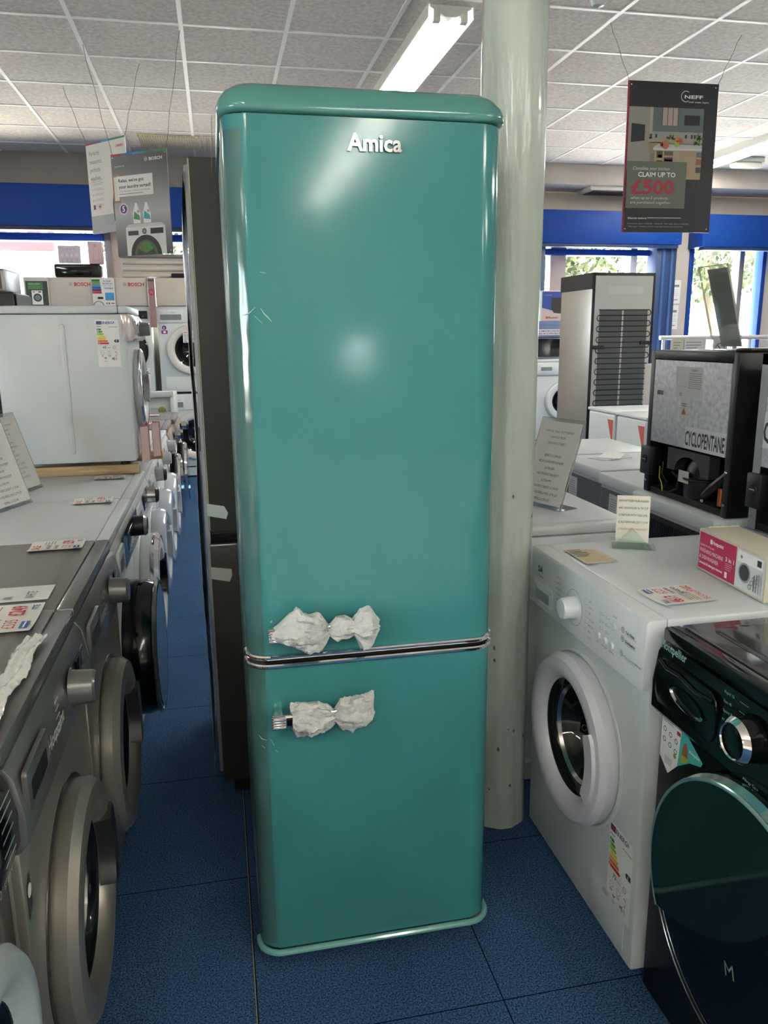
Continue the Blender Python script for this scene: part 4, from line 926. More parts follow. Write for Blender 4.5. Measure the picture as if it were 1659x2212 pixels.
# backs of undercounter appliances in the next aisle
def under(name, label, x, y0, y1, h, d, topm, backm, grille=False, cat='undercounter freezer', plug=False, group=None):
    t = thing(name, label, cat, (x, y0, 0), 0, group); w_ = y1-y0
    g = MB(); g.box(.012, d, .004, w_-.004, .03, h-.04, GREY_SIDE, .004); g.obj('cabinet', t)
    g = MB(); g.box(-.0, d, 0, w_, h-.045, h, topm, .006); g.obj('worktop', t)
    g = MB(); M = Matrix(((0, 0, -1, .012), (-1, 0, 0, w_), (0, 1, 0, 0), (0, 0, 0, 1)))
    if grille:
        g.box(.004, w_-.004, .05, h-.06, 0, .004, BLACK_MT, M=M)
        for i in range(46): g.box(.01+i*(w_-.02)/46, .014+i*(w_-.02)/46, .06, h-.075, .004, .010, BLACK_ST, M=M)
        for i in range(9): z = .1+.075*i; g.tube([(.01, z, .012), (w_-.01, z, .012)], .003, BLACK_ST, 6, M=M)
    else:
        g.rect(.01, w_-.01, .05, h-.06, backm, M, 2)
        g.rect(w_*.22, w_*.42, h-.17, h-.075, P(180, 184, 186), M, 3); g.lines(w_*.24, w_*.4, h-.16, h-.09, 7, GREYI, M, 4)
        g.disc(w_*.82, h-.26, .045, P(110, 112, 116), M, 3, 24)
    g.obj('rear_panel', t)
    g = MB(); g.box(.04, d-.04, .03, w_-.03, 0, .035, BLACK_MT); g.obj('plinth', t)
    return t
DKB = mat('dark_rear_panel', (84, 86, 90), .5)
WB1 = under('undercounter_freezer', 'white topped undercounter freezer with black grille back beneath the CYCLOPENTANE cooler', 1.462, 2.085, 2.575, .85, .55, WHITE_TOP, DKB, True)
WB2 = under('undercounter_freezer', 'grey topped undercounter appliance beneath the second cooler at the right edge', 1.50, 1.50, 2.0, .85, .5, mat('grey_plastic_top', (120, 124, 128), .4), DKB, True)
under('undercounter_freezer', 'white topped appliance with grey back just left of the CYCLOPENTANE cooler', 1.525, 2.60, 2.965, .85, .5, WHITE_TOP, DKB)
under('undercounter_freezer', 'white topped appliance with rating plate on its grey back, second left of the coolers', 1.555, 3.0, 3.42, .85, .5, WHITE_TOP, DKB)
under('undercounter_freezer', 'white topped appliance behind the sign stands near the column, farthest of that row', 1.575, 3.45, 3.95, .85, .5, WHITE_TOP, DKB)
def leaflet_pile(x, y, z, label):
    g = MB(); 
    for i in range(4): g.box(-.09, .09, -.05, .05, .0015*i, .0015*i+.001, PAPER if i % 2 else P(190, 200, 214), M=TOPF(x+.01*i, y+.012*i, z, .3+.2*i))
    tag(g.obj('leaflet_pile'), label, 'leaflets')
leaflet_pile(1.75, 3.3, .8505, 'small pile of film covered leaflets on the white topped appliance left of the coolers')

# two square coolers standing on them, backs to us
def cooler(x, y0, label, trim, full=True):
    w_, h_, d_ = .485, .50, .10+.38
    t = thing('table_top_cooler', label, 'cooler', (x, y0, .8525), 0)
    M = Matrix(((0, 0, -1, 0), (-1, 0, 0, w_), (0, 1, 0, 0), (0, 0, 0, 1)))     # u 0..w from far end to near end, v up, n towards the aisle
    g = MB(); g.box(.0, d_, 0, .028, .0, h_, BLACK_ST, .003); g.box(0, d_, w_-.028, w_, 0, h_, BLACK_ST, .003); g.box(0, d_, .02, w_-.02, h_-.03, h_, BLACK_ST, .003); g.box(.14, d_, .02, w_-.02, .0, h_-.02, BLACK_MT); g.box(0.01, .16, .02, w_-.02, 0, .02, BLACK_MT)
    if trim is not BLACK_ST:
        for a in ((0, .03, 0, h_), (w_-.03, w_, 0, h_), (0, w_, h_-.03, h_)): g.prism([(a[0], a[2]), (a[1], a[2]), (a[1], a[3]), (a[0], a[3])], 0, .003, trim, M)
    g.obj('cabinet', t)
    g = MB(); g.box(.03, w_-.03, .185, h_-.032, -.006, .001, GALV, .001, M=M); g.obj('rear_panel', t)
    g = MB(); g.rect(.165, .315, h_-.155, h_-.05, P(188, 192, 192), M, 4); g.lines(.24, .31, h_-.12, h_-.068, 8, GREYI, M, 5, .1); g.rect(.175, .23, h_-.115, h_-.114, GREYI, M, 5); g.text('CE', .19, h_-.145, .014, INK, M, 5)
    g.text('ICEKING', .25, h_-.064, .01, INK, M, 5, width=.035); g.rect(.172, .173, h_-.11, h_-.06, GREYI, M, 5); g.obj('rating_label', t)
    if full:
        g = MB(); g.rect(.238, .455, .186, .258, P(196, 200, 202), M, 4); g.text('CYCLOPENTANE', .242, .198, .066, INK, M, 5, width=.21, bold=True); g.obj('gas_sticker', t)
    else:
        g = MB(); g.rect(.02, .455, .24, .34, P(196, 200, 202), M, 4); g.text('CYCLOPENTANE', .03, .256, .085, INK, M, 5, width=.40, bold=True); g.poly([(.04, .345), (.075, .345), (.0575, .375)], P(220, 180, 40), M, 5); g.obj('gas_sticker', t)
    g = MB(); g.rect(.012+.03, .10, .345, .372, P(200, 202, 202), M, 4)
    for i in range(18): g.rect(.055+.0022*i, .056+.0022*i+random.random()*.0008, .350, .365, INK, M, 5)
    g.obj('barcode_label', t)
    g = MB(); g.rect(.205, .242, .285, .335, P(186, 184, 170), M, 4); g.poly([(.21, .295), (.237, .295), (.2235, .318)], P(150, 90, 40), M, 5); g.lines(.208, .238, .32, .333, 2, INK, M, 6); g.obj('warning_label', t)
    # compressor bay
    g = MB(); Mc = Matrix.Translation((.075, w_-.265, .02))
    g.lathe([(0, 0), (.068, .0), (.072, .01), (.072, .06), (.078, .062), (.078, .068), (.066, .07), (.062, .10), (.05, .125), (.02, .136), (0, .137)], BLACK_ST, Mc, 32)
    g.rect(-.03, .03, -.02, .02, P(190, 190, 186), Matrix(((0, 0, -1, .0015), (-1, 0, 0, w_-.245), (0, 1, 0, .09), (0, 0, 0, 1))), 1); g.poly([(.005, -.012), (.025, -.012), (.015, .006)], P(214, 180, 50), Matrix(((0, 0, -1, .0015), (-1, 0, 0, w_-.245), (0, 1, 0, .09), (0, 0, 0, 1))), 2)
    g.obj('compressor', t)
    g = MB(); arch = [(.125, .175), (.365, .175), (.365, .10), (.32, .10)]+[(.245+.075*math.cos(a), .10+.055*math.sin(a)) for a in [PI*i/10 for i in range(1, 10)]]+[(.17, .10), (.125, .10)]
    g.prism(arch, -.05, -.012, mat('grey_black_tray', (44, 45, 47), .5), M); g.obj('evaporator_tray', t)
    g = MB(); g.box(.0, .06, .065, .165, -.03, .02, BLACK_ST, .004, M=M); g.lathe([(0, .004), (.014, .004), (.016, 0)], BLACK_MT, M @ Matrix.Translation((.033, .12, .02)), 20); g.rect(.022, .044, .118, .122, GREYI, M @ Matrix.Translation((0, 0, .0245)) @ Matrix.Rotation(.0, 4, 'Z'), 1); g.obj('thermostat', t)
    for nm, pts, r, mt in (('copper_pipe', [(.33, .04, -.03), (.38, .075, -.02), (.45, .14, -.04)], .016, BLACK_ST), ('filter_drier', [(.438, .03, -.01), (.436, .085, -.012)], .009, mat('copper', (176, 90, 50), .35, metal=.8)), ('cable', [(.09, .115, -.02), (.1, .08, -.01), (.125, .05, -.015), (.1, .02, -.02)], .003, BLACK_ST),
                           ('earth_wire', [(.085, .1, -.01), (.088, .06, -.008), (.105, .045, -.008), (.11, .015, -.01)], .002, P(190, 180, 50)), ('hose', [(.15, .09, -.02), (.19, .075, -.02), (.2, .04, -.01), (.14, .015, -.015)], .005, BLACK_MT)):
        g = MB(); g.tube(pts, r, mt, 10, M=M); g.obj(nm, t)
    for (u, v) in ((.47, .04), (.47, .14), (.012, .04), (.36, .032)): g = MB(); g.lathe([(0, .004), (.005, .003), (.006, 0)], CHROME_ST, M @ Matrix.Translation((u, v, .001)), 12); g.obj('screw', t)
    return t
cooler(1.502, 2.085, 'black framed table top cooler marked CYCLOPENTANE in full, back turned, on white freezer', BLACK_ST)
cooler(1.502, 1.493, 'second table top cooler with silver edge trim, cut off by the right edge', mat('silver_trim', (150, 152, 154), .3, metal=.6), False)
# stands on the coolers
menu_stand('menu_stand', 'empty looking clear acrylic stand seen from behind on the CYCLOPENTANE cooler', (1.66, 2.29, 1.353), PI/2, math.radians(17), .155, .28, [('', RED, .03)], foot=.06, thick=.006, paper=mat('greyish_sheet', (150, 148, 146), .6), clear=True)
menu_stand('menu_stand', 'acrylic stand with grey paper back on the second cooler at the right edge', (1.60, 1.64, 1.353), PI/2+.05, math.radians(14), .30, .235, [('', RED, .03)], foot=.06, paper=mat('grey_paper_back', (152, 156, 158), .7), back=True)
g = MB(); g.box(-.05, .05, -.03, .03, 0, .012, BLACK_ST, .004, M=TOPF(1.58, 2.12, 1.353, .2)); tag(g.obj('phone_case'), 'small flat black object on the near end of the CYCLOPENTANE cooler', 'box')
# ================================================================ FAR RIGHT
# tall steel freezer, its back and left side towards us
t = thing('tall_freezer', 'tall stainless freezer with black wire condenser on its back in front of the right window', 'freezer', (3.08, 6.25, 0))
TW, TD, TH = .565, .62, 1.895
g = MB(); g.box(0, TW, .012, TD, .05, TH, STEEL, .004); g.obj('cabinet', t)
g = MB(); g.box(0, TW, 0, .012, .05, TH, BLACK_ST, .002); g.rect(.022, TW-.022, .07, TH-.025, mat('pale_rear', (176, 180, 176), .5), FR(0, 0, 0), 1); g.rect(.14, .46, TH-.17, TH-.11, mat('pale_rear2', (186, 190, 186), .5), FR(0, 0, 0), 2)
g.box(.07, TW-.06, -.006, 0, .35, TH-.30, mat('mesh_grey', (86, 92, 92), .5, bump=(300, .6, .002)), 0); g.box(.27, .285, -.008, -.005, .35, TH-.30, P(190, 192, 190)); g.obj('rear_panel', t)
g = MB(); pts = []
z = TH-.30; k = 0
while z > .35:
    x0, x1 = .055, TW-.055
    if k % 2 == 0: pts += [(x0, -.02, z), (x1, -.02, z)]
    else: pts += [(x1, -.02, z), (x0, -.02, z)]
    e = pts[-1][0]; s = 1 if e == x1 else -1
    for a in (30, 90, 150): pts.append((e+s*.018*math.sin(math.radians(a)), -.02, z-.022+.022*math.cos(math.radians(a))))
    z -= .044; k += 1
g.tube(pts, .0042, BLACK_ST, 6); g.obj('condenser_coil', t)
for (x, zz) in ((.02, TH-.62), (TW-.12, TH-.585)):
    g = MB(); g.box(x, x+.09, -.03, 0, zz, zz+.03, BLACK_ST, .004); g.obj('bracket', t)
g = MB(); g.box(.0, .003, .0, TD, TH-.13, TH, BLACK_ST, M=Matrix.Translation((-.003, .012, 0))); g.obj('side_cap', t)
g = MB(); g.box(.05, TW-.05, .05, TD-.05, 0, .05, BLACK_MT); g.obj('plinth', t)
# two small white fridges
for (y0, lb) in ((5.17, 'small white fridge with red triangular sticker, farther one beside the tall freezer'), (4.74, 'small white fridge with red triangular sticker, nearer one beside the coolers')):
    t = thing('small_fridge', lb, 'fridge', (2.76, y0, 0), 0, 'small white fridges with red stickers')
    g = MB(); g.box(.05, .5, 0, .42, .03, .85, mat('grey_white_side', (176, 178, 180), .4), .004); g.obj('cabinet', t)
    g = MB(); g.box(-.0, .046, .0, .40, .05, .84, WHITE, .018, 4); g.box(.0, .5, -.004, .424, .84, .862, WHITE_PL, .006); g.obj('door', t)
    g = MB(); M = Matrix(((0, 0, -1, -.001), (-1, 0, 0, .40), (0, 1, 0, 0), (0, 0, 0, 1))); g.poly([(.30, .80), (.385, .80), (.385, .62)], P(200, 90, 80), M, 2); g.obj('corner_sticker', t)
    g = MB(); g.box(.05, .48, .02, .4, 0, .035, BLACK_MT); g.obj('plinth', t)
# shelf side on the far wall: washer, microwave, boxes
far = washer('washing_machine', 'white washing machine against the far wall left of the tall steel freezer', (3.52, 7.72, .30), 0, dict(cz=.42, R=.2, ri=.125, out=.05, knob=(.1, .77, .03, .03), display=None, flap=None, glass=BOWL), None)
g = MB(); F = FR(0, -.001, 0); g.rect(-.2, -.1, .14, .155, BLU, F, 1); g.rect(-.2, -.17, .14, .155, RED, F, 2); g.obj('small_sticker', far)
g = MB(); g.box(3.2, 3.85, 7.68, 8.3, 0, .298, BLACK_MT, .01); tag(g.obj('plinth_block'), 'dark low plinth beneath the far wall washing machine', 'plinth')
t = thing('microwave', 'black fronted microwave standing on the far wall washing machine', 'microwave', (3.45, 7.75, 1.153))
g = MB(); g.box(-.25, .25, .01, .36, .0, .215, mat('lilac_grey', (140, 146, 170), .4), .006); g.obj('case', t)
g = MB(); g.box(-.235, .22, -.002, .012, .02, .20, BLACK, .004); g.obj('door', t)
t = thing('microwave_box', 'blue and white microwave carton lying on the microwave by the far wall', 'box', (3.45, 7.74, 1.37))
g = MB(); g.box(-.28, .26, 0, .38, 0, .16, P(104, 120, 160), .003); F = FR(0, -.001, 0); g.rect(-.27, .12, .02, .08, P(190, 190, 200), F, 1); g.text('20L MICROWAVE', -.25, .055, .018, INK, F, 2, width=.3, bold=True); g.text('GRILL & CONVECTION', -.25, .03, .018, INK, F, 2, width=.33, bold=True)
g.text('CELEBRATION', -.26, .11, .03, P(90, 100, 130), F, 1, width=.28); g.rect(.14, .25, .02, .14, P(70, 84, 120), F, 1); g.obj('carton', t)
t = thing('kettle_box', 'blue and white upright small appliance carton on top of the stack by the far wall', 'box', (3.28, 7.75, 1.531), .0)
g = MB(); g.box(-.12, .26, 0, .3, 0, .30, P(200, 180, 178), .003); F = FR(0, -.001, 0)
g.rect(-.12, -.015, .0, .29, P(184, 204, 202), F, 1); g.rect(-.12, -.09, 0, .29, P(60, 80, 150), F, 2); g.poly([(-.01, .29), (.26, .29), (.26, .07), (-.01, .13)], P(50, 70, 150), F, 2); g.poly([(.09, .23), (.24, .23), (.24, .07), (.12, .08), (.09, .12)], P(50, 44, 44), F, 3)
g.text('WINDSOR', .01, .25, .018, P(150, 160, 200), F, 3, width=.08); g.disc(.045, .035, .012, P(210, 60, 50), F, 3, 14); g.text('Russell', .065, .025, .028, INK, F, 3, width=.09); g.obj('carton', t)
# notices on the cream wall pier
for (x, z, h_, lb) in ((5.115, 1.73, .26, 'white printed notice on the wall pier between right window and door, upper one'), (5.105, 1.44, .27, 'white printed notice on the wall pier, lower one above the handrail')):
    g = MB(); M = FR(x, WY-.003, z); g.box(0, .16, 0, h_, 0, .002, PAPER, M=M); M2 = M @ Matrix.Translation((0, 0, .002))
    g.rect(.02, .14, h_*.7, h_*.8, GREYI, M2, 1); g.lines(.02, .14, h_*.3, h_*.62, 4, P(180, 176, 176), M2, 1, .2, .2); g.rect(.02, .13, h_*.14, h_*.18, GREYI, M2, 1); tag(g.obj('wall_notice'), lb, 'notice')
# handrail, and papers standing on a ledge behind the coolers
t = thing('handrail', 'pale horizontal handrail running below the right window and door', 'handrail', (4.7, 7.9, 0))
g = MB(); g.tube([(0, 0, 1.35), (2.2, .02, 1.34)], .024, mat('rail_grey', (176, 174, 170), .4), 12); g.obj('rail', t)
for x in (.05, 1.1, 2.15): g = MB(); g.tube([(x, .01, 0), (x, .01, 1.35)], .018, MATS['rail_grey'], 10); g.obj('post', t)
g = MB(); g.box(3.45, 4.6, 5.6, 6.0, .0, 1.16, mat('counter_white', (190, 186, 184), .5), .008); tag(g.obj('counter'), 'pale counter in the background behind the coolers holding small papers', 'counter')
for (x, w_, cc, lb) in ((3.47, .105, (196, 200, 176), 'greenish handwritten note standing behind the coolers'), (3.58, .185, (210, 206, 210), 'white printed sheet standing beside the greenish note'), (3.83, .125, (214, 206, 206), 'white card with a no-entry circle symbol behind the coolers')):
    g = MB(); M = FR(x, 5.66, 1.162) ; g.box(0, w_, 0, .20, 0, .002, P(*cc), M=M); M = M @ Matrix.Translation((0, 0, .002))
    if cc[1] == 206 and cc[0] == 214: g.disc(w_/2, .12, .042, P(60, 60, 66), M, 1, 24, ri=.034); g.poly([(w_/2-.03, .145), (w_/2-.022, .15), (w_/2+.03, .095), (w_/2+.022, .09)], P(60, 60, 66), M, 1)
    else:
        g.lines(.015, w_-.02, .03, .18, 7, GREYI, M, 1, .5, .3)
    tag(g.obj('paper_notice'), lb, 'notice')
# ================================================================ FAR LEFT: BACK-TURNED MACHINE AND STACKED DRYERS
t = thing('washing_machine', 'white machine turned back to front, grey hose looped across its rear', 'washing machine', (-.345, 6.55, .12))
g = MB(); g.box(-.6, 0, 0, .5, 0, .84, WHITE, .01); g.obj('body', t)
g = MB(); M = FR(0, -.001, 0)
g.box(-.6, 0, -.03, .01, .82, .87, WHITE, .008); g.box(-.03, 0, -.03, 0, 0, .84, WHITE, .006); g.box(-.6, -.57, -.03, 0, 0, .84, WHITE, .006)
g.prism(rrect(-.55, -.06, .38, .74, .05), 0, .006, mat('greyer_white', (176, 178, 182), .3, coat=.5), M, .003)  # rear inset in a slightly greyer white than the body
g.lathe([(0, .014), (.022, .012), (.03, .004)], mat('brass_boss', (170, 168, 120), .4, metal=.6), M @ Matrix.Translation((-.1, .72, 0)), 16); g.obj('rear_panel', t)
g = MB(); g.tube([(-.56, -.045, .75), (-.42, -.05, .765), (-.28, -.05, .74), (-.18, -.05, .68), (-.12, -.05, .60), (-.08, -.05, .45), (-.07, -.045, .3)], .016, RUBBER, 10); g.obj('drain_hose', t)
g = MB(); g.box(-.58, -.02, .02, .48, -.12, 0, BLACK_MT); g.obj('plinth', t)
def dryp(g, M): g.text('BOSCH', -.16, .785, .012, GREYI, M, 12, width=.04, bold=True)
DS = dict(d=.275, panel_out=.012, panel_h=.125, flatpanel=True, knob=(.065, .765, .03, .03), display=(.15, .27, .74, .79), disp=mat('display_grey', (150, 152, 150), .3), drawer=(-.285, -.045, .71, .815), cz=.43, R=.245, ri=.165, out=.045, flap=(-.25, .2, .02, .17), cx=.02, ring=mat('dryer_ring', (206, 202, 198), .3, coat=.3), handle=None, glass=BOWL, prints=(dryp,), cat='tumble dryer')
D1 = washer('tumble_dryer', 'white tumble dryer stacked on top at the far wall, purple guarantee sticker and sale card', (-.246, 8.2, .8525), 0, DS, None)
g = MB(); F = FR(0, -.001, 0); g.disc(-.235, .645, .022, P(110, 40, 130), F, 2, 20); g.disc(-.235, .645, .028, WH, F, 1, 20); g.text('5', -.243, .633, .028, WH, F, 3, bold=True); g.rect(-.262, -.205, .585, .62, P(130, 50, 140), F, 1); g.rect(-.245, -.222, .592, .612, WH, F, 2); g.obj('guarantee_sticker', D1)['label'] = 'purple five year guarantee sticker'
def salecard(par, x, z, y):
    price_card('sale_card', None, FR(x, y, z), w=.115, h=.115, parent=par, curl=0)
salecard(D1, -.06, .50, -.05)
W1 = washer('washing_machine', 'white washing machine under the far wall dryer, sale card on its dark door', (-.246, 8.2, 0), 0, dict(DS, cat='washing machine', glass=DOORGLASS, R=.245, cz=.43, flap=None, drawer=(-.285, -.08, .71, .815)), None)
salecard(W1, -.0, .52, -.05)
g = MB(); g.rect(-.298, .298, .105, .118, BLACK_ST, FR(0, -.001, 0), 1); g.obj('kick_gap_shade', W1)  # flat black strip painting in the shade of the gap above the kickboard
D2 = washer('tumble_dryer', 'white tumble dryer with black porthole door stacked left of the purple stickered one', (-.90, 8.2, .8525), 0, dict(DS, ring=BLACK_ST, rim=BLACK, R=.235, ri=.13, display=(.12, .27, .73, .805), disp=BLACK_ST, drawer=(-.285, -.1, .71, .815), knob=(.0, .765, .03, .03), glass=DOORGLASS, flap=None), None)
g = MB(); energy(g, FR(.155, -.001, .06), .10, .20, '236', 'B', old=True); g.obj('energy_label', D2)
g = MB(); F = FR(0, -.001, 0); g.lines(.16, .25, .62, .66, 4, GREYI, F, 1); g.text('BOSCH', .2, .595, .014, RED, F, 1, width=.05); g.obj('feature_sticker', D2)
g = MB(); F = FR(.09, -.0015, .04); g.prism(rrect(-.05, .06, 0, .16, .03), 0, .002, mat('perforated_grille', (140, 142, 144), .5, bump=(260, 1, .003)), F); g.obj('vent_grille', D2)
W3 = washer('washing_machine', 'white washing machine under the black doored dryer at the far wall', (-.90, 8.2, 0), 0, dict(DS, cat='washing machine', glass=DOORGLASS, flap=None), None)
for (x, lb) in ((-1.51, 'white washing machine stack at the far left of the back wall'),):
    D3 = dup(W3, (x, 8.2, 0), 0, 'white washing machine at the bottom of the far left stack'); dup(D1, (x, 8.2, .8525), 0, 'white tumble dryer on top of the far left stack')
# white header boards above the stacks
def board(x0, x1, z0, z1, label, name='header_board', logo=True, y=8.17):
    t = thing(name, label, 'sign', (x0, y, z0), 0, 'white branded header boards')
    w_ = x1-x0; h_ = z1-z0
    g = MB(); g.box(0, w_, 0, .28, 0, h_, OFFWHITE, .004); g.obj('board', t)
    if logo:
        g = MB(); M = FR(0, -.001, 0); u = w_*logo
        g.disc(u, h_-.062, .016, P(120, 120, 124), M, 1, 24, ri=.0125); g.rect(u-.002, u+.002, h_-.07, h_-.054, P(120, 120, 124), M, 1); g.rect(u-.008, u+.008, h_-.064, h_-.060, P(120, 120, 124), M, 2); g.text('BOSCH', u+.032, h_-.077, .045, P(190, 24, 50), M, 1, width=.145, bold=True); g.obj('lettering', t)
    return t
board(-1.72, -.925, 1.705, 1.965, 'white header board with red BOSCH lettering, larger one on the left', logo=.52)
board(-.915, -.61, 1.705, 1.965, 'white header board with red BOSCH lettering, right one above the black doored dryer', logo=.32)
board(-.535, .05, 1.705, 1.965, 'plain white header board above the purple stickered dryer next to the grey fridge', logo=None)
g = MB(); M = FR(-1.715, 8.155, 1.705); g.box(0, .215, 0, .255, 0, .006, P(200, 196, 188), M=M); M = M @ Matrix.Translation((0, 0, .006))
g.rect(.012, .205, .0, .225, P(66, 72, 68), M, 1); g.rect(.03, .165, .15, .215, P(70, 128, 74), M, 2); g.text('125 years of Bosch', .04, .195, .012, WH, M, 3, width=.1, bold=True); g.lines(.035, .16, .155, .185, 3, P(100, 160, 104), M, 3); g.rect(.06, .155, .012, .14, WH, M, 2); g.disc(.11, .075, .037, P(60, 66, 68), M, 3, 24); g.disc(.11, .075, .025, P(110, 130, 134), M, 4, 24); g.rect(.07, .09, .124, .13, INK, M, 3); g.rect(.12, .145, .122, .132, INK, M, 3)
tag(g.obj('poster'), 'dark poster with green box and washing machine picture on the left header board', 'poster')
g = MB(); M = FR(-1.115, 8.155, 1.705); g.box(0, .205, 0, .252, 0, .006, P(214, 212, 210), M=M); M = M @ Matrix.Translation((0, 0, .006))
for i, c in enumerate(((50, 110, 60), (120, 160, 50), (60, 150, 190), (50, 90, 160), (60, 70, 140), (190, 40, 60))): g.rect(.002, .075+.002*i, .222-.022*i, .243-.022*i, P(*c), M, 1)
g.text('THINK', .1, .218, .022, P(60, 120, 180), M, 1, width=.08, bold=True); g.text('BOSCH', .1, .196, .022, P(60, 120, 180), M, 1, width=.085, bold=True); g.text('FOR YOUR', .103, .18, .014, P(60, 120, 180), M, 1, width=.075); g.text('WASH', .108, .152, .026, P(40, 100, 170), M, 1, width=.08, bold=True)
g.rect(.115, .195, .05, .12, P(50, 140, 200), M, 1); g.lines(.12, .19, .055, .115, 4, P(90, 170, 220), M, 2); g.rect(.045, .095, .062, .082, INK, M, 1); g.disc(.05, -.005+.0, .05, GREYI, M, 1, 20, ri=.042, a0=0, a1=PI); g.rect(.12, .13, .015, .03, BLU, M, 1); g.rect(.14, .15, .015, .03, INK, M, 1); g.rect(.165, .195, .018, .026, RED, M, 1)
tag(g.obj('poster'), 'white poster reading THINK BOSCH FOR YOUR WASH between the two lettered boards', 'poster')
g = MB(); M = FR(-.603, 8.19, 1.50); g.box(0, .06, 0, .46, 0, .05, P(150, 120, 120), M=M); g.disc(.03, .33, .03, P(190, 30, 60), M @ Matrix.Translation((0, 0, .05)), 1, 20, ri=.018); g.rect(.0, .06, .43, .45, P(80, 80, 84), M @ Matrix.Translation((0, 0, .05)), 1); tag(g.obj('display_strip'), 'narrow upright display strip with red ring between the header boards', 'sign')
# things on the header boards
t = thing('table_top_oven', 'black table top appliance lying on the left white header board', 'oven', (-1.45, 8.2, 1.967))
g = MB(); g.box(0, .42, 0, .25, 0, .125, BLACK_ST, .025, 3); g.obj('case', t)
g = MB(); g.box(.02, .34, -.006, .0, .02, .095, BLACK, .003); g.obj('door', t)
g = MB(); g.rect(0, .2, 0, .16, P(196, 188, 204), FR(-1.40, 8.22, 2.095), 1); F = FR(-1.40, 8.218, 2.095)
g.box(0, .2, -.004, 0, 0, .16, P(196, 188, 204), M=Matrix.Translation((-1.40, 8.224, 2.095)))
for i, ch in enumerate('SMEG'): g.text(ch, .045+.033*i, .125, .016, P(90, 90, 110), F, 2); g.disc(.035+.043*i, .075, .014, P(214, 208, 222), F, 2, 12); g.lines(.02+.043*i, .05+.043*i, .01, .045, 3, P(150, 144, 160), F, 2)
tag(g.obj('leaflet'), 'lilac spec sheet with four small pictures standing on the black table top appliance', 'leaflet')
t = thing('small_carton', 'pink upright appliance carton standing on the black table top appliance', 'box', (-1.13, 8.22, 2.095))
g = MB(); g.box(0, .12, 0, .14, 0, .2, P(206, 176, 184), .002); g.obj('carton', t)
g = MB(); F = FR(.0, -.001, 0); g.rect(.045, .0465, .03, .15, P(110, 90, 100), F, 1); g.rect(.095, .0965, .03, .15, P(110, 90, 100), F, 1); g.rect(.045, .096, .03, .0315, P(110, 90, 100), F, 1); g.text('Q', .055, .155, .03, P(110, 90, 100), F, 1); g.obj('printing', t)
g = MB(); g.box(-.38, -.22, 8.2, 8.35, 1.967, 2.01, BLACK_ST, .006); tag(g.obj('black_box'), 'small flat black box on the plain white header board', 'box')
# tall dark fridge behind the compact washer with boxes on top
t = thing('tall_fridge', 'black fridge with ribbed condenser back showing left of the compact washer', 'fridge', (-1.72, 4.6, 0))
g = MB(); g.box(0, .62, .01, .6, 0, 1.50, BLACK_ST, .006); g.obj('cabinet', t)
g = MB()
for i in range(42): g.tube([(.02, -.006, .1+.032*i), (.60, -.006, .1+.032*i)], .004, P(60, 66, 78), 6)
g.box(.0, .62, -.012, .0, 1.22, 1.235, P(200, 200, 206)); g.obj('condenser', t)
t = thing('black_appliance', 'dark boxy appliance at the left edge above the compact washer', 'appliance', (-1.65, 4.62, 1.502))
g = MB(); g.box(0, .62, 0, .40, 0, .15, BLACK_ST, .008); g.box(.625, .63, .02, .38, .01, .14, RUBBER); g.obj('case', t)
t = thing('microwave', 'silver grey microwave on the dark appliance at the left edge', 'microwave', (-1.6, 4.66, 1.653))
g = MB(); g.box(0, .53, 0, .34, 0, .12, mat('silver_case', (166, 168, 168), .3, metal=.6), .01, 3); g.obj('case', t)
g = MB(); g.box(.3, .51, -.008, 0, .015, .105, mat('window_grey', (90, 94, 96), .15), .004); g.obj('door', t)
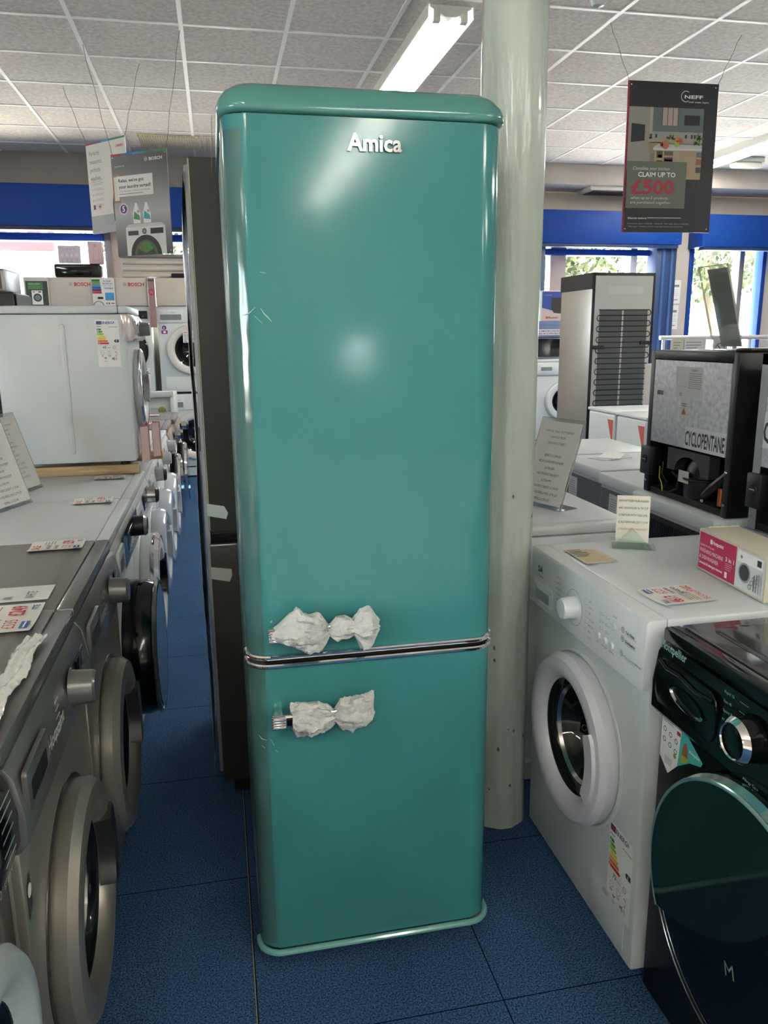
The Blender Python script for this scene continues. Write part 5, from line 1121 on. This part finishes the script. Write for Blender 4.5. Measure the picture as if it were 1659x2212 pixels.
# ================================================================ HANGING POSTERS
def hung(name, label, A, B, h, draw, wires, edge=None, thick=.005):
    """A, B: top left and top right corners"""
    A = Vector(A); B = Vector(B); wv = (B-A); w_ = wv.length
    M = frame((A.x, A.y, A.z-h), wv, (0, 0, 1)); t = thing(name, label, 'poster', (0, 0, 0))
    g = MB(); draw(g, M @ Matrix.Translation((0, 0, thick)), w_, h, thick)
    g.box(0, w_, 0, h, 0, thick, edge or BLACK_ST, M=M)
    g.obj('board', t)
    for (a, b_) in wires:
        p = M @ Vector((a[0], a[1], 0)); q = Vector(b_)
        g = MB(); pts = [p.lerp(q, i/6)+Vector((.004*math.sin(i*2.2), 0, 0)) for i in range(7)]; g.tube(pts, .0014, P(90, 84, 80), 5); g.obj('hanging_wire', t)
    return t
def d_neff(g, M, w, h, th):
    K = P(32, 36, 41, .5); g.rect(0, w, 0, h, K, M, 1); g.rect(0, .012, 0, h, P(150, 24, 60), M, 2)
    for (a, b_) in ((.02, h-.02), (w-.02, h-.02), (.02, .02), (w-.02, .02)): g.disc(a, b_, .004, WH, M, 3, 10)
    # brand mark
    g.disc(.365, h-.072, .03, WH, M, 3, 30, ri=.027, a0=math.radians(50), a1=math.radians(310)); g.text('NEFF', .357, h-.083, .026, WH, M, 3, width=.118, bold=True); g.text('cook. create. inspire.', .386, h-.105, .0145, WH, M, 3, width=.13)
    # kitchen picture
    x0, x1, z0, z1 = .012, w-.085, .345, h-.135
    W_, H_ = x1-x0, z1-z0
    def R(a, b_, c, d, col, l): g.rect(x0+a*W_, x0+b_*W_, z0+c*H_, z0+d*H_, P(*col), M, l)
    def Q(pts, col, l): g.poly([(x0+a*W_, z0+b_*H_) for a, b_ in pts], P(*col), M, l)
    R(0, 1, 0, 1, (126, 128, 122), 2); R(.32, 1, .62, 1, (98, 112, 108), 3); R(.32, 1, .52, .62, (150, 152, 146), 3); R(0, .30, 0, 1, (150, 146, 136), 4)
    Q([(.04, .44), (.04, .74), (.22, .72), (.22, .47)], (40, 44, 50), 5); R(.28, .32, .5, 1, (168, 164, 156), 5)
    R(.44, .66, .72, 1, (176, 160, 152), 4)
    for a in (.44, .51, .58, .65): R(a, a+.008, .72, 1, (50, 48, 48), 5)
    R(.74, .95, .73, .89, (36, 42, 46), 4); R(.26, 1, .44, .53, (160, 152, 138), 5); R(.28, .56, .28, .45, (150, 134, 108), 5)
    Q([(.18, 0), (.26, .11), (.36, .11), (.36, 0)], (52, 54, 54), 6)
    Q([(.34, .36), (.40, .42), (1, .42), (1, .36)], (178, 182, 180), 7); R(.34, 1, .325, .36, (196, 198, 196), 8); R(.36, 1, -.14, .325, (168, 150, 122), 6)
    for a, b_, c, d, col in ((.39, .47, .2, .31, (94, 80, 66)), (.49, .61, .24, .31, (110, 92, 78)), (.49, .61, .13, .21, (84, 70, 80)), (.39, .47, .0, .16, (80, 70, 62)), (.49, .61, .0, .1, (110, 104, 96)), (.93, 1, .22, .3, (94, 110, 140)), (.93, 1, .1, .19, (150, 96, 70)), (.93, 1, -.03, .06, (90, 84, 76)), (.41, .46, .2, .25, (170, 84, 50)), (.5, .6, .15, .18, (170, 90, 70))): R(a, b_, c, d, col, 9)
    rnd = random.Random(4)
    for (cx, cy) in ((.57, .50), (.95, .50), (.93, .42)):
        for i in range(26): a = rnd.uniform(0, PI); r = rnd.uniform(.02, .09); R(cx+r*math.cos(a)*.7-.006, cx+r*math.cos(a)*.7+.006, cy+r*math.sin(a)-.012, cy+r*math.sin(a)+.012, (60+rnd.randint(0, 50), 100+rnd.randint(0, 40), 50), 10)
    for (a, b_, c, col) in ((.50, .41, .05, (180, 110, 70)), (.66, .5, .03, (200, 120, 50)), (.65, .43, .035, (160, 170, 60)), (.70, .48, .025, (190, 80, 50)), (.45, .41, .02, (170, 40, 50))): g.disc(x0+a*W_, z0+b_*H_, c*W_, P(*col), M, 11, 12)
    for a in (.29, .36, .76, .84, .88): R(a, a+.025, .52, .58, (54, 54, 54), 6)
    # offer box
    g.rect(.012, .395, .135, .392, P(104, 112, 98), M, 12)
    g.text('Complete your kitchen', .05, .345, .026, P(206, 208, 200), M, 13, width=.235, italic=True); g.text('CLAIM UP TO', .085, .308, .036, WH, M, 13, width=.24, bold=True)
    g.text('\u00a3500', .045, .215, .108, P(176, 40, 60), M, 13, width=.275, bold=True); g.text('*', .325, .27, .05, P(176, 40, 60), M, 13)
    g.text('when up to 5 products', .045, .185, .022, P(206, 208, 200), M, 13, width=.24); g.text('are purchased together', .043, .16, .022, P(206, 208, 200), M, 13, width=.26)
    g.text('Discover more at', .035, .076, .013, WH, M, 3, width=.12, bold=True); g.lines(.16, .38, .076, .088, 1, P(190, 190, 190), M, 3, 0); g.text('Promotion dates: 14/05/25 - 24/06/25. Final claim date at midnight.', .035, .046, .010, P(170, 170, 170), M, 3, width=.40); g.text('*T&Cs apply. **Cashback amount varies depending on items purchased.', .035, .030, .010, P(170, 170, 170), M, 3, width=.36)
    for (a, b_) in ((.44, .305), (.495, .305), (.468, .255)): g.disc(a, b_, .026, P(70, 74, 76), M, 3, 20, ri=.0245)
hung('hanging_poster', 'dark kitchen poster reading CLAIM UP TO 500 pounds hanging right of the column', (2.380, 4.5, 2.806), (2.953, 4.5, 2.812), .818, d_neff, (((.01, .81), (2.246, 4.503, CZ)), ((.565, .81), (3.103, 4.552, CZ))))
def stripe(g, M, w, h):
    for i, c in enumerate(((150, 40, 50), (60, 90, 160), (60, 140, 190), (60, 120, 110), (60, 140, 70))): g.rect(w*i/5, w*(i+1)/5, h-.012, h, P(*c), M, 3)
def d_b1(g, M, w, h, th):
    n = 44
    for i in range(n):
        f = abs(i/(n-1)-.42)*1.9; c = int(170-100*min(1, f)); g.rect(0, w, h*i/n, h*(i+1)/n, P(c, c, c+2, .4), M, 1)
    stripe(g, M, w, h)
    g.disc(w*.63, h-.046, .011, WH, M, 3, 20, ri=.009); g.rect(w*.63-.005, w*.63+.005, h-.048, h-.044, WH, M, 3); g.text('BOSCH', w*.69, h-.055, .024, WH, M, 3, width=w*.23, bold=True)
    g.text('Invented for life', w*.06, h-.075, .012, P(200, 200, 200), M, 3, width=w*.17)
    g.rect(.0, w*.13, h*.53, h*.80, P(150, 110, 80), M, 2); g.rect(.01, w*.11, h*.55, h*.78, P(206, 200, 190), M, 3)
    g.rect(w*.08, w*.73, h*.585, h*.785, P(214, 214, 212), M, 4); g.text("Relax, we've got", w*.11, h*.725, .027, INK, M, 5, width=w*.46, bold=True); g.text('your laundry sorted!', w*.11, h*.665, .027, INK, M, 5, width=w*.58, bold=True); g.text('5 Year Warranty | 6 Months Free Detergent', w*.11, h*.632, .011, INK, M, 5, width=w*.57); g.lines(w*.11, w*.55, h*.60, h*.62, 1, GREYI, M, 5, 0)
    g.disc(w*.17, h*.465, .035, P(190, 190, 196), M, 4, 28, ri=.026); g.disc(w*.17, h*.465, .025, P(90, 40, 120), M, 5, 28); g.text('5', w*.17, h*.44, .045, WH, M, 6, al='C', bold=True)
    for (u, c) in ((.40, (70, 140, 80)), (.585, (60, 150, 160))):
        g.poly([(w*(u-.065), h*.315), (w*(u+.065), h*.315), (w*(u+.07), h*.40), (w*(u+.03), h*.48), (w*(u+.015), h*.515), (w*(u-.02), h*.515), (w*(u-.03), h*.48), (w*(u-.07), h*.42)], P(216, 218, 218), M, 5); g.poly([(w*(u-.06), h*.36), (w*(u+.06), h*.345), (w*(u+.05), h*.39), (w*(u-.04), h*.435)], P(*c), M, 6); g.disc(w*(u+.03), h*.43, .009, P(150, 152, 152), M, 6, 14)
    g.poly([(w*.18, h*.28), (w*.24, h*.31), (w*.84, h*.31), (w*.90, h*.28)], P(190, 190, 188), M, 4); g.rect(w*.18, w*.90, 0, h*.28, P(206, 206, 204), M, 4)
    g.rect(w*.22, w*.41, h*.20, h*.245, P(60, 62, 62), M, 5); g.disc(w*.52, h*.235, .017, P(60, 62, 62), M, 5, 24); g.disc(w*.52, h*.235, .010, P(140, 140, 138), M, 6, 20); g.rect(w*.63, w*.86, h*.205, h*.26, P(34, 36, 38), M, 5)
    for r, c, l in ((.118, (46, 48, 46), 5), (.088, (80, 90, 80), 6), (.07, (60, 62, 60), 7)):
        pts = [(w*.53+r*math.cos(a), r*1.0*math.sin(a)) for a in [PI*i/24 for i in range(25)]]; g.poly(pts, P(*c), M, l)
    for i in range(8): a = PI*(.15+.085*i); g.poly([(w*.53, .01), (w*.53+.065*math.cos(a), .078*math.sin(a)), (w*.53+.065*math.cos(a+.3), .078*math.sin(a+.3))], P(50+8*i, 140-6*i, 60), M, 8+i)
    for (a, b_) in ((.012, h-.02), (w-.012, h-.02), (w-.012, .02)): g.disc(a, b_, .0035, WH, M, 5, 8)
hung('hanging_poster', 'grey washing machine poster reading your laundry sorted hanging in front at the upper left', (-.561, 5.41, 2.50), (-.218, 5.167, 2.50), .594, d_b1, (((.01, .58), (-.67, 5.37, CZ)), ((.41, .58), (-.10, 5.046, CZ))))
def d_b2(g, M, w, h, th):
    g.rect(0, w, 0, h, P(196, 196, 192), M, 1); g.rect(0, w, 0, h*.2, P(150, 156, 158), M, 2); stripe(g, M, w, h)
    g.text('BOSCH', w*.80, h-.06, .02, P(190, 24, 50), M, 3, width=w*.14, bold=True); g.disc(w*.77, h-.052, .009, GREYI, M, 3, 16, ri=.007)
    for i, s in enumerate(('Perfectly', 'measures,', 'perfectly', 'washes.')): g.text(s, w*.07, h*.86-.052*i, .04, P(100, 100, 100), M, 3, width=w*(.27 if i != 1 else .32))
    g.lines(w*.08, w*.42, h*.53, h*.61, 5, GREYI, M, 3, .3, .25)
    for i in range(4): g.disc(w*.1, h*.49-.034*i, .006, P(90, 90, 90), M, 3, 10, ri=.004); g.lines(w*.14, w*.42, h*.475-.034*i, h*.505-.034*i, 2, GREYI, M, 3, .3, .25)
    g.rect(w*.08, w*.14, h*.27, h*.32, P(80, 50, 110), M, 3); g.disc(w*.25, h*.295, .018, GREYI, M, 3, 20, ri=.015); g.disc(w*.25, h*.295, .01, P(190, 60, 60), M, 4, 12)
    g.poly([(w*.60, h*.12), (w*.585, h*.3), (w*.62, h*.42), (w*.72, h*.5), (w, h*.5), (w, h*.12)], P(80, 82, 84), M, 3); g.poly([(w*.68, h*.16), (w*.67, h*.3), (w*.71, h*.42), (w, h*.44), (w, h*.16)], P(150, 90, 90), M, 4)
hung('hanging_poster', 'white poster reading Perfectly measures, perfectly washes hanging behind the grey one', (-.79, 6.096, 2.70), (-.503, 5.788, 2.70), .585, d_b2, (((.01, .57), (-.933, 6.261, CZ)), ((.41, .57), (-.376, 5.679, CZ))), edge=WHITE_PL)
# ================================================================ OUTSIDE
g = MB(); g.box(-30, 30, -30, -8.25, -.2, -.1, mat('pavement', (200, 196, 190), .9, noise=(2, .06, 4))); g.box(-30, -5.25, -8.25, 8.75, -.2, -.1, mat('pavement', (200, 196, 190), .9, noise=(2, .06, 4))); struct(g.obj('ground'))
g = MB(); g.box(-40, 50, 8.75, 60, -.4, -.1, mat('pavement', (200, 196, 190), .9, noise=(2, .06, 4))); struct(g.obj('ground'))
def tree(x, y, h, label, seed, crown=1.6, leaves=4000, cols=((44, 58, 12), (62, 72, 18), (30, 44, 10))):
    rnd = random.Random(seed); t = thing('tree', label, 'tree', (x, y, -.1), 0, 'trees outside the window')
    g = MB(); bark = mat('bark', (92, 80, 66), .9); g.tube([(0, 0, 0), (.05, 0, h*.3), (0, .05, h*.6), (.05, 0, h*.9)], [.14, .11, .08, .03], bark, 10)
    for i in range(9):
        a = rnd.uniform(0, 2*PI); z = h*rnd.uniform(.35, .7); g.tube([(0, 0, z), (math.cos(a)*crown*.5, math.sin(a)*crown*.5, z+.35), (math.cos(a)*crown*.85, math.sin(a)*crown*.85, z+.6)], [.045, .03, .012], bark, 6)
    g.obj('trunk', t)
    g = MB()
    ms = [mat('leaf_%d' % i, c, .5) for i, c in enumerate(cols)]
    for i in range(leaves):
        a = rnd.uniform(0, 2*PI); b_ = math.acos(rnd.uniform(-1, 1)); r = crown*rnd.uniform(.25, 1)**.6
        lump = 1+.25*math.sin(a*3+seed)+.15*math.sin(b_*5)
        c = Vector((r*lump*math.sin(b_)*math.cos(a), r*lump*math.sin(b_)*math.sin(a), h*.68+r*.75*math.cos(b_)))
        d = Vector((rnd.uniform(-1, 1), rnd.uniform(-1, 1), rnd.uniform(-1, 1))).normalized(); e = d.orthogonal().normalized(); f = d.cross(e); s = rnd.uniform(.05, .1)
        g.add([tuple(c-e*s), tuple(c-f*s*.5), tuple(c+e*s), tuple(c+f*s*.5)], [(0, 1, 2, 3)], ms[i % 3])
    g.obj('crown', t); return t
tree(5.0, 12.5, 4.6, 'leafy sunlit tree outside the right window, directly behind the tall freezer', 3, 1.75, 8000)
tree(9.6, 14.5, 4.8, 'leafy sunlit tree outside, right of the one behind the tall freezer', 8, 1.6)
tree(-1.0, 14.5, 5.6, 'tree outside the left window showing in the gap under the blue shutter', 5, 1.5)
t = thing('building', 'building across the street with a large red sign seen through the left window', 'building', (-9.0, 16.5, -.1))
g = MB(); g.box(0, 6.9, 0, 4, 0, 7.5, mat('pale_render', (206, 200, 196), .8)); g.obj('wall', t)
g = MB(); g.box(2.0, 6.15, -.18, 0, 3.1, 5.4, mat('red_fascia', (60, 14, 24), .7)); F = FR(0, -.185, 0); g.text('AU', 4.95, 3.27, .9, P(120, 110, 96), F, 1, width=1.15, bold=True); g.text('6', 4.6, 2.4, .6, P(70, 22, 34), F, 1, width=.6, bold=True); g.obj('shop_sign', t)
g = MB(); g.box(5.45, 6.15, -.06, 0, .2, 3.05, mat('lilac_shopfront', (60, 62, 76), .5)); g.obj('shop_window', t)
